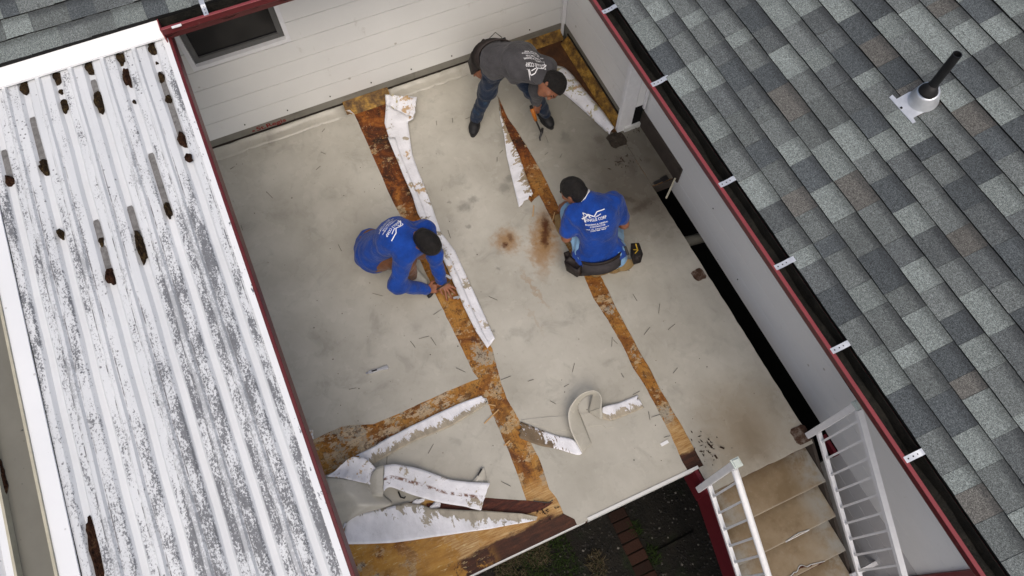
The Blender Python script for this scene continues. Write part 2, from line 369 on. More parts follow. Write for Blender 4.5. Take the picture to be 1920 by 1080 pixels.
# painted lap siding with scuffs
def siding(name, c, dirty=.35):
    k = NB(name, .5, .35)
    a = k.ramp(k.noise(1.2, 4, .6), [(.3, tuple(q * .92 for q in c)), (.7, c)])
    a = k.mix(k.math('MULTIPLY', k.step(k.noise(8, 5, .7, vec=k.map(scale=(1, 1, .6))), .62, .78), dirty), a, (.40, .37, .31))
    a = k.mix(k.math('MULTIPLY', k.step(k.voro(2.6, vec=k.map(loc=(.3, .2, .1))), .045, .02), .55), a, (.30, .26, .20))
    a = k.mix(k.math('MULTIPLY', k.step(k.noise(30, 5, .7, vec=k.map(scale=(1, .15, 1))), .55, .9), .22), a, tuple(q * .75 for q in c))
    k.col(a); k.bump(k.noise(50, 3), .06, .004); return k.m
M['siding'] = siding("white_siding", (.78, .78, .755)); M['siding_b'] = siding("pale_siding", (.83, .83, .82), .25)
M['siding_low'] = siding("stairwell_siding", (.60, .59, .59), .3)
M['trim'] = plain("white_trim", (.82, .82, .83), .4, .4, var=.06)
M['trim_old'] = siding("weathered_white_trim", (.66, .66, .64), .5)
k = NB("housewrap_board", .7)
c = k.ramp(k.noise(3, 5, .65), [(.3, (.17, .162, .135)), (.7, (.27, .258, .22))])
c = k.mix(k.math('MULTIPLY', k.step(k.noise(9, 5, .7, vec=k.map(scale=(1, .4, 2))), .5, .75), .5), c, (.11, .10, .075)); k.col(c); M['backing'] = k.m
M['tar'] = plain("black_sealant", (.022, .016, .012), .6, .3, var=.5, scale=30)
M['brownboard'] = plain("brown_baseboard", (.062, .050, .042), .7, .2, var=.25, scale=10)
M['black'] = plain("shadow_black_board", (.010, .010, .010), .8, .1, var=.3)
M['pane'] = NB("window_glass", .08, .5).col((.006, .006, .007)).m
M['mesh_frame'] = plain("grey_window_frame", (.13, .13, .125), .5, .3)
def red(name, c):
    k = NB(name, .42, .4); a = k.ramp(k.noise(7, 5, .6), [(.3, tuple(q * .85 for q in c)), (.7, c)])
    a = k.mix(k.math('MULTIPLY', k.step(k.noise(40, 4, .7), .62, .75), .3), a, (.32, .22, .20)); k.col(a); return k.m
M['red'] = red("red_gutter_paint", (.120, .018, .020)); M['red_lip'] = red("red_gutter_lip", (.26, .050, .056)); M['red_board'] = red("red_board", (.135, .010, .018))
k = NB("gutter_muck", .75, .25)
c = k.ramp(k.noise(9, 6, .7), [(.35, (.006, .006, .005)), (.62, (.020, .018, .014)), (.85, (.05, .045, .032))]); k.col(c); k.bump(k.noise(25, 5, .7), .8, .02); M['muck'] = k.m
M['zinc'] = NB("zinc", .5, .5, .6).col((.52, .52, .53)).m
k = NB("galvanised", .36, .5, .55); k.col(k.ramp(k.noise(14, 4), [(.3, (.58, .60, .63)), (.7, (.80, .82, .85))])); M['galv'] = k.m
M['hole'] = plain("dark_hole", (.01, .01, .01), .8, .1)
M['rubber'] = plain("black_rubber", (.014, .013, .013), .55, .3, var=.3)
M['pipe'] = plain("black_pipe", (.012, .012, .013), .45, .35, var=.3)

# asphalt shingle granules, five colourways; the band of dark granules lies at the upper end of some tabs
SH = []
def shingle_mat(name, c, band):
    k = NB(name, .85, .15)
    g = k.n("ShaderNodeTexCoord").outputs["Generated"]; oi = k.n("ShaderNodeObjectInfo").outputs["Random"]
    a = k.noise(230, 2, .8); b = k.noise(85, 3, .7)
    col = k.ramp(k.math('ADD', k.math('MULTIPLY', a, .7), k.math('MULTIPLY', b, .3)), [(.36, tuple(q * .30 for q in c)), (.5, c), (.63, tuple(min(1, q * 2.1) for q in c))])
    col = k.mix(k.math('MULTIPLY', k.step(k.noise(3.5, 4, .6), .4, .75), .28), col, tuple(q * .66 for q in c))
    hs = k.n("ShaderNodeHueSaturation"); k.put(hs.inputs["Color"], col); k.put(hs.inputs["Value"], k.math('MULTIPLY_ADD', oi, .30, .85)); col = hs.outputs[0]
    y = k.xyz(g)[1]
    e = k.math('ADD', y, k.math('MULTIPLY', k.math('SUBTRACT', k.noise(40, 3), .5), .16))
    col = k.mix(k.math('MULTIPLY', k.step(e, .42, .70), band), col, (.026, .028, .032))
    k.col(col); k.bump(a, .5, .004); return k.m
for nm, c, bd in (("grey", (.126, .139, .137), .6), ("light", (.182, .205, .198), .45), ("slate", (.076, .086, .091), .5), ("tan", (.122, .119, .110), .5), ("mid", (.098, .108, .110), .65)):
    SH.append(shingle_mat("shingle_" + nm, c, bd))
SHW = [.32, .22, .18, .06, .22]
M['felt'] = plain("roof_felt", (.02, .02, .02), .9, .1)

# white painted ribbed metal with black mildew
k = NB("mildewed_white_metal", .45, .4)
base = k.ramp(k.noise(2.2, 5, .6, vec=k.map(scale=(.4, 2, 1))), [(.3, (.60, .62, .64)), (.7, (.71, .725, .74))])
X, Y, Z = k.xyz()
# where mildew is thick: lengthwise drifts
dr = k.noise(1.5, 4, .6, vec=k.map(scale=(.42, 2.6, 1), loc=(2.3, .4, 0)))
area = k.math('MULTIPLY', k.math('MULTIPLY', k.step(Y, -1.55, -1.15), k.step(Y, -.60, -.95)), k.step(X, -3.6, -1.9))
area = k.math('MULTIPLY_ADD', area, .15, k.math('MULTIPLY', k.step(X, -4.15, -3.2), .11))
per = k.math('FRACT', k.math('DIVIDE', k.math('ADD', Y, .79), .2075))
bay = k.math('MULTIPLY', k.step(per, .13, .19), k.step(per, .90, .85))
rid = k.math('SUBTRACT', 1.0, k.math('MULTIPLY', k.math('MULTIPLY', k.step(per, .38, .43), k.step(per, .60, .55)), .55))
dens = k.math('ADD', dr, area)
spk = k.math('ADD', k.noise(95, 4, .8, vec=k.map(scale=(.8, 1, 1))), k.math('MULTIPLY', k.math('SUBTRACT', k.noise(9, 6, .75, vec=k.map(scale=(.45, 1.5, 1))), .5), 1.0))
thr = k.math('ADD', spk, k.math('MINIMUM', k.math('MULTIPLY', k.math('SUBTRACT', dens, .625), 1.05), .09))
mask = k.math('MULTIPLY', k.math('MULTIPLY', k.step(thr, .55, .61), bay), rid)
c = k.mix(k.math('MULTIPLY', mask, .88), base, k.ramp(k.noise(60, 3), [(.3, (.028, .030, .036)), (.7, (.11, .115, .13))]))
edg = k.math('MINIMUM', k.math('ABSOLUTE', k.math('SUBTRACT', per, .345)), k.math('ABSOLUTE', k.math('SUBTRACT', per, .595)))
c = k.mix(k.math('MULTIPLY', k.math('MULTIPLY', k.step(edg, .022, .006), k.step(k.noise(16, 5, .75, vec=k.map(scale=(.5, 1, 1))), .42, .60)), k.step(X, -3.9, -3.0)), c, (.12, .12, .13))
thin = k.math('MULTIPLY', k.math('MULTIPLY', k.step(thr, .40, .66), bay), .20)
c = k.mix(thin, c, (.30, .31, .33))
sp2 = k.math('MULTIPLY', k.step(k.voro(26), .20, .12), k.step(k.noise(4, 4, .7), .52, .60))
c = k.mix(k.math('MULTIPLY', k.math('MULTIPLY', sp2, bay), .8), c, (.10, .10, .11))
wash = k.math('SUBTRACT', 1.0, bay)
c = k.mix(k.math('MULTIPLY', wash, k.math('MULTIPLY', k.step(k.noise(6, 5, .7, vec=k.map(scale=(.5, 1, 1))), .35, .8), .25)), c, (.50, .49, .48))
k.col(c); k.bump(k.noise(20, 4), .08, .01); M['metalroof'] = k.m
k = NB("white_flashing", .42, .4)
c = k.ramp(k.noise(2, 4), [(.3, (.76, .775, .79)), (.7, (.83, .84, .85))])
c = k.mix(k.math('MULTIPLY', k.step(k.noise(30, 5, .75), .62, .70), k.step(k.noise(2.7, 3, .6), .56, .68)), c, (.20, .20, .21))
c = k.mix(k.math('MULTIPLY', k.step(k.voro(9), .09, .05), .5), c, (.30, .29, .28)); k.col(c); M['flash'] = k.m
k = NB("side_flange", .42, .4)
c = k.ramp(k.noise(2, 4), [(.3, (.72, .735, .75)), (.7, (.82, .83, .84))])
c = k.mix(k.step(k.noise(22, 5, .75, vec=k.map(scale=(.5, 1, 1))), .60, .66), c, (.13, .14, .16)); k.col(c); M['flange'] = k.m
k = NB("gutter_lining", .5, .3); c = k.ramp(k.noise(2.5, 5, .6), [(.3, (.135, .130, .108)), (.7, (.185, .178, .150))]); c = k.mix(k.step(k.noise(30, 4), .68, .74), c, (.05, .05, .045)); k.col(c); M['lining'] = k.m
M['cream'] = plain("cream_lip", (.46, .43, .33), .5, .3, var=.2, scale=12)
k = NB("moss_debris", .95, .1); c = k.ramp(k.noise(45, 5, .7), [(.3, (.010, .007, .005)), (.52, (.035, .022, .012)), (.72, (.085, .060, .022)), (.85, (.16, .13, .08))]); k.col(c); k.bump(k.noise(80, 5), 1.0, .02); M['moss'] = k.m
k = NB("moss_debris_brown", .95, .1); c = k.ramp(k.noise(45, 5, .7), [(.3, (.010, .005, .004)), (.55, (.040, .018, .010)), (.8, (.11, .07, .035))]); k.col(c); k.bump(k.noise(80, 5), 1.0, .02); M['mossbrown'] = k.m
k = NB("dirt_streak", .8, .2); c = k.ramp(k.noise(30, 5, .7), [(.3, (.10, .095, .09)), (.7, (.24, .235, .23))]); k.col(c); M['streak'] = k.m

# stairs and ground
k = NB("stair_tread_vinyl", .55, .3)
c = k.ramp(k.noise(2.4, 5, .6), [(.3, (.20, .142, .078)), (.5, (.285, .218, .138)), (.72, (.37, .315, .235))])
c = k.mix(k.math('MULTIPLY', k.step(k.noise(9, 5, .7), .5, .75), .4), c, (.13, .078, .034)); c = k.mix(k.math('MULTIPLY', k.step(k.noise(30, 4, .7), .55, .8), .3), c, (.38, .34, .28))
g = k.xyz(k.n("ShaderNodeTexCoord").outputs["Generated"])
oi = k.n("ShaderNodeObjectInfo").outputs["Random"]
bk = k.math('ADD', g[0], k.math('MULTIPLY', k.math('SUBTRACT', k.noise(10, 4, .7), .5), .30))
c = k.mix(k.math('MULTIPLY', k.step(bk, .42, .02), .62), c, (.085, .056, .030))  # back of each tread painted darker as the shade under the nosing above
c = k.mix(k.math('MULTIPLY', k.step(g[0], .955, .985), .45), c, (.42, .38, .31))
c = k.mix(k.math('MULTIPLY', oi, .25), c, (.12, .085, .05))
edge = k.math('MAXIMUM', k.step(k.xyz()[1], 2.38, 2.62), k.step(k.xyz()[1], 2.02, 1.80))
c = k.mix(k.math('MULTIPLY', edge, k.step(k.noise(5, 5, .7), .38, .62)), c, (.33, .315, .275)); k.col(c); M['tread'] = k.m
k = NB("wet_soil", .8, .2)
c = k.ramp(k.noise(5, 6, .7), [(.3, (.006, .006, .005)), (.6, (.016, .014, .011)), (.8, (.030, .026, .018))])
c = k.mix(k.math('MULTIPLY', k.step(k.noise(2.2, 4, .6, vec=k.map(loc=(5, 2, 0))), .52, .66), .6), c, (.014, .022, .008)); k.col(c); k.bump(k.noise(30, 5, .7), .8, .03); M['soil'] = k.m
k = NB("pebble", .7, .25); oi = k.n("ShaderNodeNewGeometry").outputs["Random Per Island"]; k.col(k.ramp(oi, [(.0, (.006, .006, .006)), (.6, (.020, .018, .016)), (.93, (.045, .04, .034)), (.985, (.16, .15, .13))])); M['pebble'] = k.m
k = NB("old_brick", .85, .15); oi = k.n("ShaderNodeObjectInfo").outputs["Random"]; c = k.mix(oi, (.020, .010, .007), (.040, .018, .012)); c = k.mix(k.step(k.noise(14, 5, .7), .5, .8), c, (.018, .012, .009)); k.col(c); k.bump(k.noise(50, 4), .5, .01); M['brick'] = k.m
k = NB("dry_grass", .9, .1); oi = k.n("ShaderNodeNewGeometry").outputs["Random Per Island"]; k.col(k.ramp(oi, [(0, (.04, .03, .015)), (.6, (.10, .08, .05)), (1, (.02, .03, .010))])); M['drygrass'] = k.m
k = NB("green_weed", .9, .1); oi = k.n("ShaderNodeNewGeometry").outputs["Random Per Island"]; k.col(k.ramp(oi, [(0, (.012, .02, .006)), (1, (.03, .05, .012))])); M['weed'] = k.m
M['splinter'] = plain("fresh_splinter", (.48, .30, .14), .7, .2)
M['darkchip'] = plain("rotted_chip", (.030, .016, .010), .8, .2, var=.4)
M['nail'] = plain("old_nail", (.085, .078, .066), .5, .4, .5, var=.3)
M['rustplate'] = None
k = NB("rusty_plate", .75, .3, .2); c = k.ramp(k.noise(18, 6, .75), [(.3, (.030, .014, .008)), (.5, (.085, .045, .028)), (.68, (.24, .20, .165)), (.8, (.34, .31, .27))]); k.col(c); k.bump(k.noise(40, 5), .5, .006); M['rustplate'] = k.m
k = NB("rusty_plate_dark", .75, .3, .2); c = k.ramp(k.noise(18, 6, .75), [(.3, (.014, .010, .008)), (.55, (.045, .035, .026)), (.8, (.10, .085, .066))]); k.col(c); k.bump(k.noise(40, 5), .5, .006); M['darkplate'] = k.m
M['steel'] = NB("tool_steel", .3, .5, .9).col((.55, .55, .56)).m
M['darksteel'] = plain("dark_tool_steel", (.035, .033, .032), .45, .5, .6)
M['orange'] = plain("orange_grip", (.42, .13, .015), .5, .35)
M['lettering'] = plain("white_print", (.78, .78, .80), .6, .2, var=.05)
M['redprint'] = plain("red_print", (.20, .022, .020), .6, .2, var=.15)

# =================================================================== THE GROUND
GZ = -2.6
sk = raw("ground", [(-60, -60, GZ), (60, -60, GZ), (60, 60, GZ), (-60, 60, GZ)], [(0, 1, 2, 3)], M['soil']); tag(sk, kind='structure')
# gravel scattered on the soil
def scatter_mesh(name, pts, size, mat, kind, seed=1, squash=.6):
    rr = np.random.default_rng(seed); V, F = [], []
    base = np.array([(0,0,1),(1,0,0),(0,1,0),(-1,0,0),(0,-1,0),(0,0,-1)], float)
    fc = [(0,1,2),(0,2,3),(0,3,4),(0,4,1),(5,2,1),(5,3,2),(5,4,3),(5,1,4)]
    for p in pts:
        s = size * rr.uniform(.45, 1.5); a = rr.uniform(0, 6.28); ca, sa = math.cos(a), math.sin(a)
        b = base * np.array([s * rr.uniform(.7, 1.3 if squash > .45 else 2.8), s * (1 if squash > .45 else .6), s * squash]) + rr.normal(0, s * .12, (6, 3)); k = len(V)
        b = np.stack([b[:,0]*ca - b[:,1]*sa, b[:,0]*sa + b[:,1]*ca, b[:,2]], 1) + p
        V += list(b); F += [tuple(i + k for i in f) for f in fc]
    o = raw(name, V, F, mat); return tag(o, kind=kind)
rr = np.random.default_rng(5)
pts = []
while len(pts) < 7000:
    x, y = rr.uniform(-1.6, 2.2), rr.uniform(-.8, 2.6)
    if 1.36 < y < 1.60: continue
    pts.append((x, y, GZ + .004))
scatter_mesh("gravel", pts, .011, M['pebble'], 'stuff', 4)
# grass and weeds by the deck
def tufts(name, cx, cy, r, n, mat, seed, h=.10):
    rr = np.random.default_rng(seed); V, F = [], []
    for _ in range(n):
        a, q = rr.uniform(0, 6.28), r * math.sqrt(rr.uniform()); x, y = cx + q * math.cos(a) * 1.4, cy + q * math.sin(a)
        b = rr.uniform(0, 6.28); L = h * rr.uniform(.5, 1.3); d = np.array([math.cos(b), math.sin(b)]); k = len(V); w = .003
        V += [(x - d[1]*w, y + d[0]*w, GZ), (x + d[1]*w, y - d[0]*w, GZ), (x + d[0]*L*.5 + d[1]*w, y + d[1]*L*.5 - d[0]*w, GZ + L*.6), (x + d[0]*L*.5 - d[1]*w, y + d[1]*L*.5 + d[0]*w, GZ + L*.6), (x + d[0]*L, y + d[1]*L, GZ + L*.7)]
        F += [(k, k+1, k+2, k+3), (k+3, k+2, k+4)]
    return tag(raw(name, V, F, mat), kind='stuff')
for i, (u, v, r, n) in enumerate(((1000, 1025, .16, 700), (955, 1060, .18, 700), (1118, 1058, .10, 200))):
    p = P(u, v, GZ); tufts("dry_grass", p[0], p[1], r, n, M['drygrass'], 20 + i, .055)
for i, (u, v, r, n) in enumerate(((1035, 1045, .25, 900), (975, 1075, .25, 800), (1190, 990, .06, 120), (1225, 1040, .08, 150))):
    p = P(u, v, GZ); tufts("green_weeds", p[0], p[1], r, n, M['weed'], 40 + i, .045)
# row of bricks set in the ground
be = thing("brick_edging", (0, 1.48, GZ), "row of dark red bricks set across the black gravel below the deck", "brick edging")
bm0 = bmesh.new(); bbox(bm0, (-.053, -.10, -.02), (.053, .10, .022)); bmesh.ops.bevel(bm0, geom=bm0.edges[:], offset=.006, segments=1, affect='EDGES')
bme = bpy.data.meshes.new("brick"); bm0.to_mesh(bme); bm0.free(); bme.materials.append(M['brick'])
rb = random.Random(3)
for i in range(24):
    o = bpy.data.objects.new("brick", bme); COL.objects.link(o); o.parent = be
    o.location = (-1.2 + i * .118, rb.uniform(-.006, .006), rb.uniform(-.004, .006)); o.rotation_euler = (rb.uniform(-.03, .03), rb.uniform(-.03, .03), rb.uniform(-.03, .03))
# thin edging strip
a, b = P(1232, 1036, GZ), P(1300, 1000, GZ)
bm = bmesh.new(); bar(bm, (a[0], a[1], GZ + .01), (b[0] , b[1], GZ + .01), .03, .05)
tag(fin("edging_strip", bm, M['soil'], None, origin=tuple(a)), "thin dark edging strip half buried in the gravel beside the bricks", "edging")

# =================================================================== THE DECK
XA, YB, XF, XS = -4.80, 2.72, -.395, -.195     # wall faces, front edge, landing edge
YD, X2E = 2.642, -2.775
deck = thing("flat_deck", (-2.6, .6, -.16), "flat roof deck of beige vinyl membrane with seams torn open to the plywood", "deck")
bm = bmesh.new()
prism(bm, [(XA, -2.5), (XF, -2.5), (XF, 1.73), (XS, 1.73), (XS, YD), (-2.775, YD), (-2.775, 2.885), (-3.46, 2.885), (-3.46, YD), (XA, YD)], -.10, -.008)
fin("plywood_base", bm, M['ply'], deck)
def sheet(px_or_xy, z0=-.008, z1=0.0, seed=1, name="membrane_sheet", mat='membrane', amp=.003, step=.05):
    poly = [tuple(p[:2]) if len(p) == 3 else tuple(P(*p)[:2]) for p in px_or_xy]
    bm = bmesh.new(); prism(bm, rough(poly, step, amp, seed), z0, z1); return fin(name, bm, M[mat], deck)
w = lambda x, y: (x, y, 0)
E1L = [(664, 213), (682, 253), (700, 295), (713, 324), (728, 360), (747, 397), (787, 487), (822, 563), (853, 627), (887, 697)]
sheet([w(XA + .09, -2.5), w(XA + .09, P(664, 213)[1])] + E1L + [(897, 710), (870, 720), (838, 733), (807, 748), (775, 762), (753, 773), (700, 795), (655, 797), (640, 800), (612, 812), (588, 824), w(-1.90, -1.0), w(-1.90, -2.5)], seed=1)
sheet([(912, 746), (921, 772), (937, 807), (949, 835), (960, 863), (975, 903), (987, 938), (950, 936), (913, 933), (860, 936), (780, 938), (700, 960), (640, 985), (618, 935), (606, 893), (650, 872), (715, 852), (780, 818), (850, 780)], seed=2)
E1R = [(738, 180), (760, 260), (780, 330), (797, 390), (820, 450), (850, 520), (880, 580), (905, 625), (923, 653), (940, 720), (950, 747), (973, 787), (997, 833), (1010, 857), (1030, 917), (1043, 933), (1057, 963), (1077, 973)]
E2L = [(934, 183), (941, 230), (957, 290), (978, 355), (996, 380), (1003, 372), (1011, 366), (1028, 399), (1047, 435), (1070, 476), (1092, 510), (1113, 560), (1140, 600), (1170, 653), (1187, 690), (1207, 720), (1257, 813), (1280, 867)]
sheet([w(XA + .09, P(738, 180)[1])] + E1R + [w(XF + .006, P(1077, 973)[1]), w(XF + .006, P(1282, 868)[1])] + E2L[::-1] + [w(-4.40, 1.742), w(-4.40, 1.98), w(XA + .09, 1.98)], seed=3)
E2R = [(951, 218), (985, 269), (1002, 298), (1016, 322), (1033, 358), (1052, 396), (1075, 440), (1105, 485), (1130, 523), (1157, 580), (1177, 617), (1200, 660), (1220, 693), (1233, 720), (1280, 800), (1308, 852)]
sheet([w(-4.399, 1.746), (935.5, 183)] + E2R + [w(XF + .006, P(1308, 852)[1]), w(XF + .006, 1.735), w(XS + .004, 1.735), w(XS + .004, YD + .004), w(-2.78, YD + .004), w(-3.40, YD + .004), (1146, 247), (1118, 215), (1090, 180), (1058, 150), (1030, 128), w(-4.40, 1.98)], seed=4)
sheet([w(-2.78, YD + .010), w(-2.78, 2.875), w(-3.45, 2.875), w(-3.45, YD + .010)], z1=-.002, seed=5)
# membrane turned up against the house wall
def cove(y0, y1):
    V, F = [], []; n = 20; prof = [(.0, .001), (.035, .004), (.07, .018), (.10, .036), (.110, .052)]
    for i in range(n + 1):
        y = y0 + (y1 - y0) * i / n
        for (dx, z) in prof: V.append((XA + .125 - dx + .006 * math.sin(i * 1.7), y, z + .003 * math.sin(i * 2.3 + dx * 30)))
    m = len(prof)
    for i in range(n):
        for j in range(m - 1): F.append((i*m+j, (i+1)*m+j, (i+1)*m+j+1, i*m+j+1))
    o = raw("cove_strip", V, F, M['membrane'], deck, True); md = o.modifiers.new("t", 'SOLIDIFY'); md.thickness = .003
cove(-2.5, P(655, 208)[1]); cove(P(728, 178)[1], 1.72)
# wooden cant strips laid bare where the cove was torn away
def cant(a, b, d, h, name="cant_strip"):
    a, b = np.array(a, float), np.array(b, float); s = np.array(d, float)
    V = [a, a + s, a + np.array([0, 0, h]), b, b + s, b + np.array([0, 0, h])]
    raw(name, V, [(0, 1, 2), (3, 5, 4), (0, 3, 4, 1), (1, 4, 5, 2), (0, 2, 5, 3)], M['cant'], deck)
cant((XA + .005, P(650, 213)[1], -.007), (XA + .005, P(730, 178)[1], -.007), (.12, 0, 0), .085)
cant((XA + .005, 1.74, -.007), (XA + .005, YB - .04, -.007), (.085, 0, 0), .075)
cant((XA + .12, YB - .015, -.007), (-3.47, YB - .015, -.007), (0, -.075, 0), .075)
# raised seams, slit and rotten boards
bm = bmesh.new(); prism(bm, rough([tuple(P(u, v)[:2]) for u, v in ((800, 944), (840, 938), (913, 934), (985, 938), (1037, 942), (1014, 957), (985, 964), (905, 956), (840, 957), (800, 958))], .04, .004, 8), -.012, -.001); fin("rotten_board", bm, M['rot'], deck)
# white metal edge trim along the front
bm = bmesh.new()
def trimrun(y0, y1):
    bbox(bm, (XF + .001, y0, -.085), (XF + .012, y1, .006)); bbox(bm, (XF - .012, y0, .0025), (XF + .012, y1, .0075))
trimrun(P(1100, 970)[1], 1.735); fin("edge_trim", bm, M['trim_old'], deck, bevel=.0)
bm = bmesh.new(); bbox(bm, (XF + .001, -2.5, -.085), (XF + .010, P(1095, 972)[1], -.004)); fin("edge_trim", bm, M['trim_old'], deck)
bm = bmesh.new(); bbox(bm, (XF - .02, -2.5, -.26), (XF, 1.73, -.102)); bbox(bm, (XS - .02, 1.74, -.26), (XS, YD, -.102)); fin("fascia", bm, M['rot'], deck)
bm = bmesh.new(); bbox(bm, (XF, 1.70, -.36), (XS, 1.728, -.012)); fin("red_skirt", bm, M['red_board'], deck)
bm = bmesh.new(); bbox(bm, (-2.76, YD + .0015, -.13), (XS, YD + .009, -.012)); bbox(bm, (X2E + .001, YD + .0095, -.13), (X2E + .010, 2.882, -.004)); fin("side_fascia", bm, M['brownboard'], deck)
bm = bmesh.new()
for i in range(11): bbox(bm, (XA + .1 + i * .41, -2.4, -.30), (XA + .14 + i * .41, 2.62, -.102))
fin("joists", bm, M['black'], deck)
# rusty post plates left on the deck
def plate(u, v, s, mat, rot, seed, lab):
    p = P(u, v); rr2 = random.Random(seed); bm = bmesh.new(); poly = []
    for i in range(16):
        a = 2 * math.pi * (i + .5) / 16; q = s / max(abs(math.cos(a)), abs(math.sin(a))) * rr2.uniform(.9, 1.05)
        poly.append((p[0] + q * math.cos(a + rot), p[1] + q * math.sin(a + rot)))
    prism(bm, poly, 0, .004)
    prism(bm, [(p[0] + s * .45 * math.cos(a) , p[1] + s * .45 * math.sin(a)) for a in [k * math.pi / 4 for k in range(8)]], .004, .007)
    o = fin("post_plate", bm, mat, deck); o["label"] = lab
plate(1310, 515, .055, M['rustplate'], .0, 1, "small square rusty plate at the edge by the black gap")
plate(1501, 815, .068, M['rustplate'], .0, 2, "rusty plate at the corner by the stairs")
plate(1157, 262, .085, M['darkplate'], .0, 3, "dark grimy plate at the foot of the white corner post")
# ragged edge flaps of the membrane
def flap(pts3, name="membrane_flap", mats=('under', 'membrane')):
    raw(name, pts3, [(0, 1, 2)] if len(pts3) == 3 else [(0, 1, 2, 3)], M[mats[0]], deck)
flap([P(572, 806, .004), P(588, 824, .004), P(587, 806, .05)])
flap([P(645, 207, .045), P(664, 214, .01), P(656, 206, .06)])
ribbon("membrane_flap", [P(884, 905, .02), P(895, 892, .035), P(906, 876, .02)], [P(912, 906, .004), P(913, 897, .004), P(908, 878, .018)], (M['membrane'], M['under']), deck, n=10, m=4)

# =================================================================== HOUSE WALL WITH THE WINDOW
SB, EX = .150, .205                          # lowest siding edge, exposure
wa = thing("siding_wall", (XA, .8, -.1), "white lap siding house wall with a dark window above the deck", "wall")
def lap(name, x0y0, x1y1, z0, h, outward, mat, parent, gap=.007):
    """one siding board: a wedge whose butt stands 9 mm proud"""
    (xa, ya), (xb, yb) = x0y0, x1y1; ox, oy = outward; h = h - gap
    V = [(xa, ya, z0), (xb, yb, z0), (xb + ox*.010, yb + oy*.010, z0), (xa + ox*.010, ya + oy*.010, z0),
         (xa, ya, z0 + h), (xb, yb, z0 + h), (xb + ox*.009, yb + oy*.009, z0 + h), (xa + ox*.009, ya + oy*.009, z0 + h)]
    return raw(name, V, [(0,1,2,3), (7,6,5,4), (0,4,5,1), (3,2,6,7), (0,3,7,4), (1,5,6,2)], mat, parent)
WY0, WY1, WZ0, WZ1 = -.72, .105, .985, 1.80     # window trim outline
for i in range(9):
    z = SB + i * EX
    for (ya, yb) in ([(-2.6, YB)] if z + EX < WZ0 + .01 or z > WZ1 else [(-2.6, WY0 + .002), (WY1 - .002, YB)]):
        if z < WZ0 < z + EX and (ya, yb) != (-2.6, YB): pass
        lap("siding_board", (XA - .004, ya), (XA - .004, yb), z, EX, (1, 0), M['siding'], wa)
# the course cut by the window's lower edge
zc = SB + int((WZ0 - SB) / EX) * EX
bm = bmesh.new(); bbox(bm, (XA - .004, WY0 + .003, zc + .001), (XA + .0045, WY1 - .003, WZ0 - .002)); fin("siding_board", bm, M['siding'], wa)
bm = bmesh.new(); bbox(bm, (XA - .20, -2.6, -2.6), (XA - .006, WY0 + .03, 2.2)); bbox(bm, (XA - .20, WY1 - .03, -2.6), (XA - .006, YB + .3, 2.2)); bbox(bm, (XA - .20, WY0 + .031, -2.6), (XA - .006, WY1 - .031, WZ0 + .03)); bbox(bm, (XA - .20, WY0 + .031, WZ1 - .03), (XA - .006, WY1 - .031, 2.2)); fin("wall_core", bm, M['backing'], wa)
# backing board seen under the lowest course
yj = [-2.6, P(545, 214, .1)[1], 1.02, YB - .02]
yj[1] = PX(549, 216, XA)[1]; yj[2] = PX(776, 140, XA)[1]
for a, b in zip(yj, yj[1:]): box("backing_board", (XA - .005, a + .0025, .0), (XA + .002, b - .0025, SB + .03), M['backing'], wa)
box("sealant_joint", (XA - .003, -2.6, .052), (XA + .016, 1.72, .061), M['tar'], wa)
# screw heads along the lowest course
bm = bmesh.new()
for (u, v) in ((376, 264), (459, 234), (539, 207), (619, 181), (696, 155), (771, 130), (847, 105), (993, 56), (1054, 36), (1055, 5)):
    p = PX(u, v, XA + .012); obox(bm, p, (.003, 0, 0), (0, .005, 0), (0, 0, .005))
fin("screws", bm, M['hole'], wa)
# red print on the backing board
def text_mesh(txt, size, align='LEFT', extrude=0.0, bold=0.0):
    cu = bpy.data.curves.new("t", 'FONT'); cu.body = txt; cu.size = size; cu.align_x = align; cu.resolution_u = 3; cu.offset = bold; cu.extrude = extrude
    o = bpy.data.objects.new("t", cu); COL.objects.link(o); bpy.context.view_layer.update()
    me = bpy.data.meshes.new_from_object(o.evaluated_get(bpy.context.evaluated_depsgraph_get()))
    V = np.array([v.co[:] for v in me.vertices]).reshape(-1, 3); F = [tuple(p.vertices) for p in me.polygons]
    bpy.data.objects.remove(o); bpy.data.curves.remove(cu); bpy.data.meshes.remove(me); return V, F
V, F = text_mesh("St.Regis", .070, bold=.0018)
p0 = PX(484, 249, XA + .0035); p1 = PX(540, 233, XA + .0035); sc = (p1[1] - p0[1]) / (V[:, 0].max())
V3 = [(XA + .0032, p0[1] + x * sc, .074 + y) for x, y, z in V]
raw("lettering", V3, F, M['redprint'], wa)
bm = bmesh.new(); obox(bm, (XA + .0032, p0[1] - .03, .09), (.0004, 0, 0), (0, .012, 0), (0, 0, .009)); fin("print_mark", bm, M['redprint'], wa)
